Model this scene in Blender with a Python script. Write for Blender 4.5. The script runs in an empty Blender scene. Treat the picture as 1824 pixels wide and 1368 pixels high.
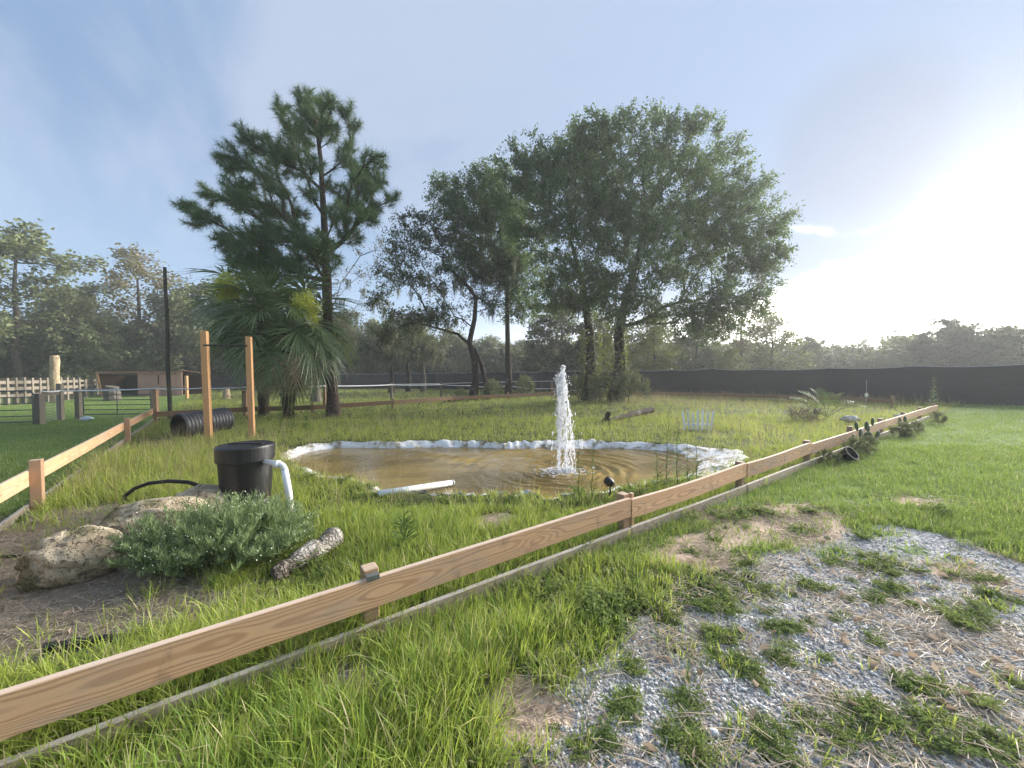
import bpy, bmesh, math, random
import numpy as np
from mathutils import Matrix, Vector, Euler
R = math.radians
SC = bpy.context.scene
COL = SC.collection
# ------------------------------------------------------------------ camera
CAM_H = 1.6
F_PX, CX, CY = 680.0, 912.0, 684.0          # focal length and centre in photograph pixels
CAM_M = Matrix.Translation((0, 0, CAM_H)) @ Matrix.Rotation(R(90 - 1.43), 4, 'X') @ Matrix.Rotation(R(-0.5), 4, 'Z')
cam_d = bpy.data.cameras.new('camera')
cam_d.sensor_fit = 'HORIZONTAL'; cam_d.sensor_width = 36.0; cam_d.lens = F_PX / 1824 * 36
cam_d.clip_start = 0.05; cam_d.clip_end = 2000
cam = bpy.data.objects.new('camera', cam_d); COL.objects.link(cam); cam.matrix_world = CAM_M
SC.camera = cam

def ray(u, v):
    return (CAM_M.to_3x3() @ Vector(((u - CX) / F_PX, -(v - CY) / F_PX, -1.0)))
def G(u, v, z=0.0):                     # the point of the plane at height z seen at (u, v)
    d = ray(u, v); t = (z - CAM_H) / d.z
    return Vector((d.x * t, d.y * t, z))
def P(u, v, Y):                         # the point at depth Y seen at (u, v)
    d = ray(u, v); t = Y / d.y
    return Vector((d.x * t, Y, CAM_H + d.z * t))

# ------------------------------------------------------------------ node helpers
def nd(nt, kind, _p=None, **inp):
    n = nt.nodes.new(kind)
    for k, v in (_p or {}).items(): setattr(n, k, v)
    for k, v in inp.items():
        key = int(k[1:]) if k[0] == '_' and k[1:].isdigit() else k.replace('_', ' ')
        s = n.inputs[key]
        if isinstance(v, bpy.types.NodeSocket): nt.links.new(v, s)
        else: s.default_value = v
    return n
def MA(nt, op, a, b=0.0, c=0.0, clamp=False):
    return nd(nt, 'ShaderNodeMath', dict(operation=op, use_clamp=clamp), _0=a, _1=b, _2=c).outputs[0]
def VM(nt, op, a, b=(0, 0, 0), out=0):
    return nd(nt, 'ShaderNodeVectorMath', dict(operation=op), _0=a, _1=b).outputs[out]
def SS(nt, x, lo, hi, a=0.0, b=1.0):
    return nd(nt, 'ShaderNodeMapRange', dict(interpolation_type='SMOOTHSTEP'), _0=x, _1=lo, _2=hi, _3=a, _4=b).outputs[0]
def MIX(nt, f, a, b, mode='MIX'):
    n = nd(nt, 'ShaderNodeMix', dict(data_type='RGBA', blend_type=mode))
    for i, v in ((0, f), (6, a), (7, b)):
        if isinstance(v, bpy.types.NodeSocket): nt.links.new(v, n.inputs[i])
        else: n.inputs[i].default_value = v if i == 0 else (tuple(v) + (1,))[:4]
    return n.outputs[2]
def NOISE(nt, vec, scale, detail=3, rough=.5, dist=0.0, out=0):
    return nd(nt, 'ShaderNodeTexNoise', Vector=vec, Scale=scale, Detail=detail, Roughness=rough, Distortion=dist).outputs[out]
def RAMP(nt, f, stops):
    n = nd(nt, 'ShaderNodeValToRGB', Fac=f); e = n.color_ramp.elements
    while len(e) < len(stops): e.new(0.5)
    for i, (p, c) in enumerate(stops): e[i].position = p; e[i].color = (tuple(c) + (1,))[:4]
    return n.outputs[0]
def S(r, g, b):                         # sRGB 0..255 to linear
    return tuple((c / 255 / 12.92) if c < 10.3 else (((c / 255) + .055) / 1.055) ** 2.4 for c in (r, g, b))

# ------------------------------------------------------------------ sky and sun
SUN_AZ, SUN_EL = 54.0, 15.0              # degrees right of the view axis, degrees up
SUN_DIR = Vector((math.sin(R(SUN_AZ)) * math.cos(R(SUN_EL)), math.cos(R(SUN_AZ)) * math.cos(R(SUN_EL)), math.sin(R(SUN_EL))))
W = bpy.data.worlds.new('World'); SC.world = W; W.use_nodes = True
nt = W.node_tree; nt.nodes.clear()
wout = nd(nt, 'ShaderNodeOutputWorld')
sky = nd(nt, 'ShaderNodeTexSky', dict(sky_type='NISHITA', sun_disc=False, sun_elevation=R(SUN_EL), sun_rotation=R(SUN_AZ), air_density=1.0, dust_density=2.0, ozone_density=1.5))
d = VM(nt, 'NORMALIZE', nd(nt, 'ShaderNodeTexCoord').outputs['Generated'])
sep = nd(nt, 'ShaderNodeSeparateXYZ', _0=d)
el = MA(nt, 'ARCSINE', sep.outputs[2])
warp = VM(nt, 'SCALE', VM(nt, 'SUBTRACT', NOISE(nt, d, 6.0, 6, .62, 0, 1), (.5, .5, .5)))
warp.node.inputs['Scale'].default_value = .10
dw = VM(nt, 'NORMALIZE', VM(nt, 'ADD', d, warp))
sepw = nd(nt, 'ShaderNodeSeparateXYZ', _0=dw)
def ang(dirn, v=d):
    return MA(nt, 'ARCCOSINE', MA(nt, 'MINIMUM', VM(nt, 'DOT_PRODUCT', v, tuple(Vector(dirn).normalized()), 1), .99999))
a_sun = ang(SUN_DIR)
a_sunw = ang(SUN_DIR, dw)
# stretched noise on a cloud plane gives the soft grey-blue sheets
plane = VM(nt, 'DIVIDE', d, nd(nt, 'ShaderNodeCombineXYZ', _0=MA(nt, 'ADD', MA(nt, 'ABSOLUTE', sep.outputs[2]), .28), _1=MA(nt, 'ADD', MA(nt, 'ABSOLUTE', sep.outputs[2]), .28), _2=1.0).outputs[0])
sheets = NOISE(nt, plane, 1.1, 7, .58, .8)
cl = MIX(nt, SS(nt, sheets, .38, .62), S(136, 164, 201), S(178, 193, 217))
cl = MIX(nt, SS(nt, el, R(30), R(4)), cl, S(166, 195, 227))
cl = MIX(nt, SS(nt, a_sun, R(70), R(20)), cl, S(168, 189, 220))
# lit rim of the grey cloud above the sun
c_dir = ray(1530, 250)
warp2 = VM(nt, 'SCALE', VM(nt, 'SUBTRACT', NOISE(nt, d, 6.0, 6, .62, 0, 1), (.5, .5, .5)))
warp2.node.inputs['Scale'].default_value = .085
c_ang = ang(c_dir, VM(nt, 'NORMALIZE', VM(nt, 'ADD', d, warp2)))
r0 = sum(Vector(c_dir).angle(ray(u, v)) for u, v in ((1425, 405), (1540, 418), (1590, 400), (1700, 300))) / 4
cl = MIX(nt, MA(nt, 'MULTIPLY', SS(nt, c_ang, r0 * 1.02, r0 * .55), .75), cl, S(160, 176, 200))
glow = nd(nt, 'ShaderNodeCombineColor', _0=1.0, _1=.95, _2=.86).outputs[0]
elw = MA(nt, 'ARCSINE', sepw.outputs[2])
daz = MA(nt, 'ABSOLUTE', MA(nt, 'SUBTRACT', MA(nt, 'ARCTAN2', sep.outputs[0], sep.outputs[1]), R(53)))
elt = MA(nt, 'SUBTRACT', elw, MA(nt, 'MULTIPLY', MA(nt, 'SUBTRACT', MA(nt, 'ARCTAN2', sep.outputs[0], sep.outputs[1]), R(45)), .22))
gap = MA(nt, 'MULTIPLY', SS(nt, elt, R(13.2), R(10.6)), SS(nt, daz, R(38), R(18)))      # clear strip under the cloud
core = MA(nt, 'MULTIPLY', gap, 6.0)
halo = MA(nt, 'MULTIPLY', MA(nt, 'EXPONENT', MA(nt, 'MULTIPLY', a_sun, -1 / R(3.6))), 16.0)
halo = MA(nt, 'MULTIPLY', halo, MA(nt, 'ADD', MA(nt, 'MULTIPLY', gap, .97), .03))
rim_d = MA(nt, 'DIVIDE', MA(nt, 'SUBTRACT', c_ang, r0), R(.26))
rim = MA(nt, 'EXPONENT', MA(nt, 'MULTIPLY', MA(nt, 'MULTIPLY', rim_d, rim_d), -1.0))
rim = MA(nt, 'MULTIPLY', rim, SS(nt, el, R(21.5), R(16.5)))
rim = MA(nt, 'MULTIPLY', rim, SS(nt, NOISE(nt, d, 14.0, 3), .42, .62, .04, .75))
low = MA(nt, 'MULTIPLY', SS(nt, el, R(13), R(1)), SS(nt, a_sun, R(75), R(30)))
add = MA(nt, 'ADD', MA(nt, 'ADD', core, halo), MA(nt, 'ADD', rim, MA(nt, 'MULTIPLY', low, 1.0)))
gl = VM(nt, 'SCALE', glow); nt.links.new(add, gl.node.inputs['Scale'])
cloud_col = VM(nt, 'ADD', cl, gl)
bg_sky = nd(nt, 'ShaderNodeBackground', Color=sky.outputs[0], Strength=.10)
bg_cloud = nd(nt, 'ShaderNodeBackground', Color=cloud_col, Strength=.205)
mixw = nd(nt, 'ShaderNodeMixShader', _0=.985, _1=bg_sky.outputs[0], _2=bg_cloud.outputs[0])
nt.links.new(mixw.outputs[0], wout.inputs[0])
sun_d = bpy.data.lights.new('sun', 'SUN'); sun_d.energy = 2.9; sun_d.angle = R(42); sun_d.color = (1.0, .945, .87)
sun = bpy.data.objects.new('sun', sun_d); COL.objects.link(sun)
sun.rotation_euler = SUN_DIR.to_track_quat('Z', 'Y').to_euler()
SC.view_settings.view_transform = 'Standard'; SC.view_settings.look = 'None'
SC.view_settings.exposure = 2.48; SC.view_settings.gamma = 1.0; SC.view_settings.use_curve_mapping = False
SC.render.engine = 'CYCLES'
cy = SC.cycles
cy.use_denoising = True
try: cy.denoiser = 'OPENIMAGEDENOISE'
except Exception: pass
cy.max_bounces = 7; cy.diffuse_bounces = 2; cy.glossy_bounces = 3; cy.transmission_bounces = 4; cy.transparent_max_bounces = 8; cy.volume_bounces = 1
cy.use_adaptive_sampling = True; cy.adaptive_threshold = .02; cy.sample_clamp_indirect = 6.0

# ------------------------------------------------------------------ numpy noise
def _h(ix, iy, s):
    n = (ix.astype(np.int64) * 374761393 + iy.astype(np.int64) * 668265263 + s * 974711) & 0xffffffff
    n = ((n ^ (n >> 13)) * 1274126177) & 0xffffffff
    return ((n ^ (n >> 16)) & 0xffff) / 65535.0
def vn(x, y, s=0):
    x = np.asarray(x, float); y = np.asarray(y, float)
    ix = np.floor(x); iy = np.floor(y); fx = x - ix; fy = y - iy
    fx = fx * fx * (3 - 2 * fx); fy = fy * fy * (3 - 2 * fy)
    a = _h(ix, iy, s); b = _h(ix + 1, iy, s); c = _h(ix, iy + 1, s); e = _h(ix + 1, iy + 1, s)
    return (a + (b - a) * fx) * (1 - fy) + (c + (e - c) * fx) * fy
def fbm(x, y, s=0, o=4):
    t = 0; a = .5; n = 0
    for k in range(o):
        t = t + a * vn(np.asarray(x) * 2 ** k, np.asarray(y) * 2 ** k, s + k * 17); n += a; a *= .5
    return t / n
def sstep(x, a, b):
    t = np.clip((x - a) / (b - a), 0, 1); return t * t * (3 - 2 * t)

# ------------------------------------------------------------------ mesh helpers
MATS = {}
def mesh_np(name, V, F, mat=None, smooth=False):
    """V (n,3); F one array (m,k) or a list of such arrays."""
    me = bpy.data.meshes.new(name)
    V = np.asarray(V, np.float32); F = F if isinstance(F, list) else [F]
    F = [np.asarray(f, np.int32) for f in F if len(f)]
    nl = sum(f.size for f in F); nf = sum(len(f) for f in F)
    me.vertices.add(len(V)); me.vertices.foreach_set('co', V.ravel())
    me.loops.add(nl); me.polygons.add(nf)
    me.loops.foreach_set('vertex_index', np.concatenate([f.ravel() for f in F]))
    tot = np.concatenate([np.full(len(f), f.shape[1], np.int32) for f in F])
    me.polygons.foreach_set('loop_start', np.concatenate([[0], np.cumsum(tot)[:-1]]).astype(np.int32))
    if smooth: me.polygons.foreach_set('use_smooth', np.ones(nf, bool))
    me.update(calc_edges=True)
    if mat: me.materials.append(MATS[mat])
    return me
class MB:
    """collects pieces of ONE part"""
    def __init__(s): s.v = []; s.f = []
    def add(s, v, f):
        o = len(s.v); s.v += [tuple(p) for p in v]; s.f += [tuple(i + o for i in q) for q in f]; return s
    def box(s, c, size, rot=None, taper=1.0):
        c = Vector(c); hx, hy, hz = (q / 2 for q in size); m = rot or Matrix.Identity(3); vs = []
        for z in (-1, 1):
            k = taper if z > 0 else 1.0
            for x, y in ((-1, -1), (1, -1), (1, 1), (-1, 1)): vs.append(c + m @ Vector((x * hx * k, y * hy * k, z * hz)))
        return s.add(vs, [(3, 2, 1, 0), (4, 5, 6, 7), (0, 1, 5, 4), (1, 2, 6, 5), (2, 3, 7, 6), (3, 0, 4, 7)])
    def tube(s, pts, rad, n=8, cap=True):
        pts = [Vector(p) for p in pts]; rad = rad if hasattr(rad, '__len__') else [rad] * len(pts)
        up = None; rings = []
        for i, p in enumerate(pts):
            t = (pts[min(i + 1, len(pts) - 1)] - pts[max(i - 1, 0)]).normalized()
            if up is None: up = (Vector((0, 0, 1)) if abs(t.z) < .9 else Vector((1, 0, 0)))
            a = (up - t * up.dot(t)).normalized(); up = a; b = t.cross(a)
            rings.append([p + (a * math.cos(2 * math.pi * k / n) + b * math.sin(2 * math.pi * k / n)) * rad[i] for k in range(n)])
        vs = [q for r in rings for q in r]; fs = []
        for i in range(len(pts) - 1):
            for k in range(n): fs.append((i * n + k, i * n + (k + 1) % n, (i + 1) * n + (k + 1) % n, (i + 1) * n + k))
        if cap: fs += [tuple(range(n))[::-1], tuple(range((len(pts) - 1) * n, len(pts) * n))]
        return s.add(vs, fs)
    def lathe(s, c, prof, n=32):
        c = Vector(c); vs = []; fs = []
        for r, z in prof:
            for k in range(n): vs.append(c + Vector((r * math.cos(2 * math.pi * k / n), r * math.sin(2 * math.pi * k / n), z)))
        for i in range(len(prof) - 1):
            for k in range(n): fs.append((i * n + k, i * n + (k + 1) % n, (i + 1) * n + (k + 1) % n, (i + 1) * n + k))
        return s.add(vs, fs)
    def mesh(s, name, mat, smooth=False, bevel=0.0):
        me = bpy.data.meshes.new(name); me.from_pydata(s.v, [], s.f)
        if bevel:
            bm = bmesh.new(); bm.from_mesh(me)
            bmesh.ops.bevel(bm, geom=bm.edges[:], offset=bevel, segments=1, affect='EDGES'); bm.to_mesh(me); bm.free()
        if smooth: me.polygons.foreach_set('use_smooth', np.ones(len(me.polygons), bool))
        me.update(); me.materials.append(MATS[mat]); return me
def link(name, me, parent=None, loc=None, mw=None):
    o = bpy.data.objects.new(name, me); COL.objects.link(o)
    if mw is not None: o.matrix_world = mw
    elif loc is not None: o.location = loc
    if parent is not None:
        o.parent = parent; o.matrix_parent_inverse = parent.matrix_basis.inverted()
    return o
def part(mb, name, mat, parent, smooth=False, bevel=0.0):
    return link(name, mb.mesh(name, mat, smooth, bevel), parent)
def tag(o, label, cat=None, group=None, kind=None):
    o['label'] = label
    if cat: o['category'] = cat
    if group: o['group'] = group
    if kind: o['kind'] = kind
    return o
def thing(name, label, cat, loc=(0, 0, 0), group=None):
    o = bpy.data.objects.new(name, None); COL.objects.link(o); o.location = loc; o.empty_display_size = .2
    return tag(o, label, cat, group)
def board(name, p0, p1, h, t, mat, parent, seed=0, warp=.004, n=10):
    """a plank from p0 to p1 (middle of its lower edge), its own local x along the length"""
    p0 = Vector(p0); p1 = Vector(p1); L = (p1 - p0).length; rg = random.Random(seed)
    x = (p1 - p0).normalized(); y = Vector((0, 0, 1)).cross(x).normalized(); z = x.cross(y)
    e = .004; prof = [(-t / 2, e), (-t / 2 + e, 0), (t / 2 - e, 0), (t / 2, e), (t / 2, h - e), (t / 2 - e, h), (-t / 2 + e, h), (-t / 2, h - e)]
    vs = []; fs = []; a1, a2 = rg.uniform(0, 6), rg.uniform(0, 6)
    for i in range(n + 1):
        u = i / n; dy = warp * math.sin(a1 + 5 * u); dz = warp * math.sin(a2 + 4 * u)
        for q in prof: vs.append((u * L, q[0] + dy, q[1] + dz))
    for i in range(n):
        for k in range(8): fs.append((i * 8 + k, i * 8 + (k + 1) % 8, (i + 1) * 8 + (k + 1) % 8, (i + 1) * 8 + k))
    fs += [tuple(range(8)), tuple(range(n * 8, n * 8 + 8))[::-1]]
    mb = MB().add(vs, [f[::-1] for f in fs])
    m = Matrix(((x.x, y.x, z.x, p0.x), (x.y, y.y, z.y, p0.y), (x.z, y.z, z.z, p0.z), (0, 0, 0, 1)))
    return link(name, mb.mesh(name, mat), parent, mw=m)
def post(name, base, h, w, mat, parent, rotz=0.0, lean=(0, 0), w2=None, bury=.12):
    m = Matrix.Translation(base) @ Euler((lean[0], lean[1], rotz)).to_matrix().to_4x4()
    mb = MB().box((0, 0, (h - bury) / 2), (w, w2 or w, h + bury))
    return link(name, mb.mesh(name, mat, bevel=.005), parent, mw=m)
# ------------------------------------------------------------------ materials
def mk(name):
    m = bpy.data.materials.new(name); m.use_nodes = True; MATS[name] = m
    t = m.node_tree; b = t.nodes['Principled BSDF']; return t, b
def bump(t, b, h, strength=.3, dist=.01):
    t.links.new(nd(t, 'ShaderNodeBump', Strength=strength, Distance=dist, Height=h).outputs[0], b.inputs['Normal'])
def setc(t, b, col, rough=.7, spec=.3):
    if isinstance(col, bpy.types.NodeSocket): t.links.new(col, b.inputs['Base Color'])
    else: b.inputs['Base Color'].default_value = (tuple(col) + (1,))[:4]
    if isinstance(rough, bpy.types.NodeSocket): t.links.new(rough, b.inputs['Roughness'])
    else: b.inputs['Roughness'].default_value = rough
    b.inputs['Specular IOR Level'].default_value = spec
def m_plain(name, col, rough=.6, spec=.3, var=.25, scale=6.0, bmp=.15):
    t, b = mk(name); co = nd(t, 'ShaderNodeTexCoord').outputs['Object']
    n = NOISE(t, co, scale, 5, .6)
    c = MIX(t, n, tuple(x * (1 - var) for x in col), tuple(min(1, x * (1 + var)) for x in col))
    setc(t, b, c, rough, spec); bump(t, b, NOISE(t, co, scale * 8, 4), bmp, .01)
def m_wood(name, early, late, grey, grey_amt, ring=34.0, stretch=.045, rough=.75):
    """sawn softwood: growth rings cut lengthwise, knots, silvered patches; local x runs along the board"""
    t, b = mk(name); oi = nd(t, 'ShaderNodeObjectInfo').outputs['Random']
    co = nd(t, 'ShaderNodeTexCoord').outputs['Object']
    off = nd(t, 'ShaderNodeCombineXYZ', _0=MA(t, 'MULTIPLY', oi, 37.0), _1=MA(t, 'MULTIPLY', oi, 5.0), _2=MA(t, 'MULTIPLY', oi, 11.0)).outputs[0]
    p = VM(t, 'ADD', co, off)
    ps = VM(t, 'MULTIPLY', p, (stretch * 12, 1.0, 1.0))
    low = NOISE(t, ps, 3.2, 2, .45)
    sx = nd(t, 'ShaderNodeSeparateXYZ', _0=p)
    # knots push the rings aside
    kn = nd(t, 'ShaderNodeTexVoronoi', dict(voronoi_dimensions='3D'), Vector=VM(t, 'MULTIPLY', p, (.62, 0.4, 3.1)), Scale=1.6)
    kd = SS(t, kn.outputs['Distance'], .02, .30, 1.0, 0.0)
    x1 = nd(t, 'ShaderNodeCombineXYZ', _0=MA(t, 'MULTIPLY', sx.outputs[0], .55), _1=MA(t, 'MULTIPLY', oi, 50.0), _2=0.0).outputs[0]
    zc = MA(t, 'ADD', .09, MA(t, 'MULTIPLY', MA(t, 'SUBTRACT', NOISE(t, x1, 1.0, 2), .5), .16))
    y0 = MA(t, 'ADD', .01, MA(t, 'MULTIPLY', NOISE(t, VM(t, 'ADD', x1, (7.3, 3.1, 0)), 1.3, 2), .16))
    lz = MA(t, 'SUBTRACT', nd(t, 'ShaderNodeSeparateXYZ', _0=co).outputs[2], zc)
    r = MA(t, 'SQRT', MA(t, 'ADD', MA(t, 'MULTIPLY', y0, y0), MA(t, 'MULTIPLY', lz, lz)))
    r = MA(t, 'ADD', r, MA(t, 'ADD', MA(t, 'MULTIPLY', low, .045), MA(t, 'MULTIPLY', kd, .035)))
    fine = NOISE(t, VM(t, 'MULTIPLY', p, (2.0, 60.0, 60.0)), 2.0, 3)
    w = MA(t, 'SINE', MA(t, 'ADD', MA(t, 'MULTIPLY', r, ring * 17.0), MA(t, 'MULTIPLY', fine, 1.1)))
    w = SS(t, w, -.3, 1.0)
    c = MIX(t, MA(t, 'MULTIPLY', w, MA(t, 'ADD', .22, MA(t, 'MULTIPLY', NOISE(t, VM(t, 'MULTIPLY', p, (1.2, 5, 5)), 2.0, 3), .5))), early, late)
    c = MIX(t, SS(t, fine, .55, .8, 0, .35), c, tuple(x * .6 for x in late))
    c = MIX(t, MA(t, 'MULTIPLY', SS(t, kn.outputs['Distance'], .05, .015), .85), c, tuple(x * .35 for x in late))
    tone = MA(t, 'ADD', .85, MA(t, 'MULTIPLY', oi, .3))
    c = MIX(t, 1.0, c, nd(t, 'ShaderNodeCombineColor', _0=tone, _1=tone, _2=tone).outputs[0], 'MULTIPLY')
    c = MIX(t, MA(t, 'MULTIPLY', SS(t, NOISE(t, VM(t, 'MULTIPLY', p, (2.2, 1, 1)), 3.1, 6, .7), .56, .72), .45), c, (.115, .088, .062))      # mud and water stains
    g = SS(t, NOISE(t, VM(t, 'MULTIPLY', p, (.8, 3, 3)), 2.2, 5, .65), .42, .72)
    c = MIX(t, MA(t, 'MULTIPLY', g, grey_amt), c, grey)
    # upward faces painted paler: silvered wood, plus sky sheen put into the colour
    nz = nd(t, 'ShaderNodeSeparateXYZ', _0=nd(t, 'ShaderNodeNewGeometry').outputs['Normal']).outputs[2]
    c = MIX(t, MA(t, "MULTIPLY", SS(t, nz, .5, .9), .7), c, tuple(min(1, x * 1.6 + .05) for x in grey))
    setc(t, b, c, rough, .25)
    bump(t, b, MA(t, 'ADD', w, MA(t, 'MULTIPLY', fine, .8)), .35, .002)
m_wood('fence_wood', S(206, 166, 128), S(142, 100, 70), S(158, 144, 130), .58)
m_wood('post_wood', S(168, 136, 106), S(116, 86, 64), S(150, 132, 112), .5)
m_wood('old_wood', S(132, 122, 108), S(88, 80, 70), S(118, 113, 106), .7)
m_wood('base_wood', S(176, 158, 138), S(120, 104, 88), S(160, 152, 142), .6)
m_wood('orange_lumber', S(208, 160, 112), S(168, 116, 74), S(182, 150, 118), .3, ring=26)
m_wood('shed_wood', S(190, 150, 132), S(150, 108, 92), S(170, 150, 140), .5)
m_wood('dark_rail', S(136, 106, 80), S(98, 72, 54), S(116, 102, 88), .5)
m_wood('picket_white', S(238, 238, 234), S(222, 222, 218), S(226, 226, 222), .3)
def m_leaf(name, dark, light, trans=.35, tcol=None, rough=.55, inst=False, spec=.25):
    t, b = mk(name); g = nd(t, 'ShaderNodeNewGeometry')
    oi = nd(t, 'ShaderNodeObjectInfo').outputs['Random']
    if inst:
        f = nd(t, 'ShaderNodeAttribute', dict(attribute_type='INSTANCER' if inst == 1 else 'GEOMETRY', attribute_name='tint')).outputs['Fac']
        f0 = f; f = MA(t, 'ADD', MA(t, 'MULTIPLY', f, .75), MA(t, 'MULTIPLY', MA(t, 'SUBTRACT', g.outputs['Random Per Island'], .35), .5), clamp=True)
    else:
        pn = NOISE(t, g.outputs['Position'], .55, 2)
        f = MA(t, 'ADD', MA(t, 'MULTIPLY', g.outputs['Random Per Island'], .6), MA(t, 'MULTIPLY', MA(t, 'SUBTRACT', pn, .3), 1.0), clamp=True)
    c = MIX(t, f, dark, light)
    if inst == 2: c = MIX(t, SS(t, f0, 1.2, 1.4), c, (.52, .44, .27))      # withered blades
    setc(t, b, c, rough, spec)
    tr = nd(t, 'ShaderNodeBsdfTranslucent', Color=MIX(t, .5, c, tcol or tuple(min(1, x * 1.7) for x in light)))
    mx = nd(t, 'ShaderNodeMixShader', _0=trans, _1=b.outputs[0], _2=tr.outputs[0])
    t.links.new(mx.outputs[0], t.nodes['Material Output'].inputs[0])
    return t, b, c
m_leaf('oak_leaf', (.056, .096, .042), (.165, .230, .095), .36, (.20, .28, .09))
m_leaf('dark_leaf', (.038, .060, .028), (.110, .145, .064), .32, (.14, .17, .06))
m_leaf('far_leaf', (.075, .105, .050), (.220, .255, .120), .35, (.18, .18, .06))
m_leaf('tan_leaf', (.070, .080, .035), (.200, .170, .085), .40, (.28, .24, .10))
m_leaf('needle', (.070, .125, .058), (.190, .265, .110), .32, (.16, .24, .09))
m_leaf('frond', (.060, .105, .040), (.195, .255, .105), .30, (.24, .32, .10), rough=.36, spec=.5)
m_leaf('dead_frond', (.36, .27, .20), (.62, .50, .39), .25)
m_leaf('palm_flower', (.34, .38, .04), (.58, .58, .10), .3)
m_leaf('shrub_leaf', (.140, .205, .095), (.320, .390, .190), .35, (.26, .34, .10), rough=.75, spec=.1)
m_leaf('weed_leaf', (.045, .090, .024), (.140, .220, .060), .35, (.24, .34, .07))
m_leaf('vine_leaf', (.060, .090, .020), (.200, .230, .060), .40, (.30, .32, .07))
m_leaf('moss_hang', (.10, .105, .070), (.25, .24, .17), .35)
m_leaf('grass_blade', (.125, .265, .045), (.440, .490, .098), .45, (.48, .52, .09), inst=2, rough=.5)
m_leaf('lawn_blade', (.140, .225, .055), (.330, .385, .110), .40, (.32, .44, .07), inst=2, rough=.55)
m_leaf('ground_weed', (.085, .150, .040), (.250, .295, .095), .38, (.26, .34, .08), inst=True, rough=.75, spec=.1)
m_leaf('straw_blade', (.50, .43, .37), (.70, .56, .40), .25, inst=True)
m_leaf('seed_stem', (.16, .15, .06), (.36, .29, .16), .3, inst=2)
m_leaf('dead_leaf', (.16, .10, .06), (.50, .40, .30), .2, inst=True)
m_plain('flower_white', (.62, .66, .55), .6)
def m_bark(name, a, b_, scale=5.0, stretch=.25, lichen=None):
    t, b = mk(name); co = nd(t, 'ShaderNodeNewGeometry').outputs['Position']
    p = VM(t, 'MULTIPLY', co, (1, 1, stretch))
    v = nd(t, 'ShaderNodeTexVoronoi', dict(feature='DISTANCE_TO_EDGE'), Vector=VM(t, 'ADD', p, VM(t, 'MULTIPLY', NOISE(t, p, 6, 3, .6, 0, 1), (.25, .25, .25))), Scale=scale * 2).outputs[0]
    n = NOISE(t, p, scale * 3, 5, .65)
    c = MIX(t, MA(t, 'MULTIPLY', SS(t, v, 0, .25), n), a, b_)
    if lichen: c = MIX(t, SS(t, NOISE(t, co, 2.5, 4), .55, .7), c, lichen)
    setc(t, b, c, .9, .1); bump(t, b, MA(t, 'ADD', SS(t, v, 0, .2), MA(t, 'MULTIPLY', n, .5)), .6, .03)
m_bark('bark_oak', (.030, .024, .020), (.105, .090, .072), 7, .3, (.11, .11, .085))
m_bark('bark_pine', (.055, .038, .030), (.19, .14, .115), 6, .35)
m_bark('bark_grey', (.12, .10, .085), (.28, .25, .21), 6, .25)
m_bark('bark_palm', (.030, .022, .016), (.10, .075, .050), 8, 1.6)
m_bark('bark_log', (.09, .072, .055), (.33, .29, .24), 9, 1.0, (.42, .39, .34))
m_bark('bark_tan', (.36, .27, .17), (.62, .50, .34), 5, .3)
# limestone boulders, tan with pitted shade-side algae
t, b = mk('boulder'); co = nd(t, 'ShaderNodeNewGeometry'); ps = co.outputs['Position']
n1 = NOISE(t, ps, 3.2, 6, .62); n2 = NOISE(t, ps, 22, 5, .7)
c = RAMP(t, n1, [(.25, (.20, .155, .10)), (.42, (.46, .37, .245)), (.58, (.62, .52, .37)), (.75, (.74, .68, .55))])
pit = SS(t, nd(t, 'ShaderNodeTexVoronoi', Vector=VM(t, 'ADD', ps, VM(t, 'MULTIPLY', NOISE(t, ps, 14, 3, .6, 0, 1), (.1, .1, .1))), Scale=26).outputs[0], .18, .42)
c = MIX(t, MA(t, 'MULTIPLY', SS(t, n2, .48, .34), .7), c, (.075, .062, .05))
c = MIX(t, MA(t, 'MULTIPLY', SS(t, NOISE(t, ps, 2.4, 4), .54, .64), .8), c, (.11, .105, .04))
setc(t, b, c, .95, .1); bump(t, b, MA(t, 'ADD', MA(t, 'MULTIPLY', n2, 1.2), pit), .9, .035)
# grey-black plastics, PVC, metals
m_plain('black_plastic', (.012, .012, .013), .42, .5, .3, 9, .06)
m_plain('pipe_plastic', (.035, .036, .040), .50, .45, .5, 4, .1)
m_plain('black_rubber', (.014, .014, .015), .6, .3)
m_plain('pvc', (.78, .79, .78), .35, .45, .05, 5, .02)
m_plain('gate_tube', (.105, .115, .105), .5, .4, .4, 12)
m_plain('galvanized', (.34, .35, .36), .4, .5, .25, 14)
m_plain('tape_white', (.72, .74, .76), .6, .3, .06)
m_plain('pole_wood', (.10, .085, .070), .9, .1, .5, 3)
m_plain('wire_dark', (.03, .03, .03), .6)
m_plain('shed_dark', (.055, .030, .018), .9, .1, .4, 5)
m_plain('shed_roof', (.16, .10, .07), .8, .2, .4, 5)
m_plain('plastic_bag', (.66, .72, .78), .35, .5, .12, 10, .3)
m_plain('pale_stone', (.62, .60, .57), .9, .1, .3, 8, .5)
m_plain('lamp_cream', (.82, .80, .62), .5, .3, .05)
m_plain('cactus_pad', (.055, .095, .045), .6, .3, .35, 12, .15)
m_plain('dead_brush', (.22, .17, .12), .9, .1, .4, 8)
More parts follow.
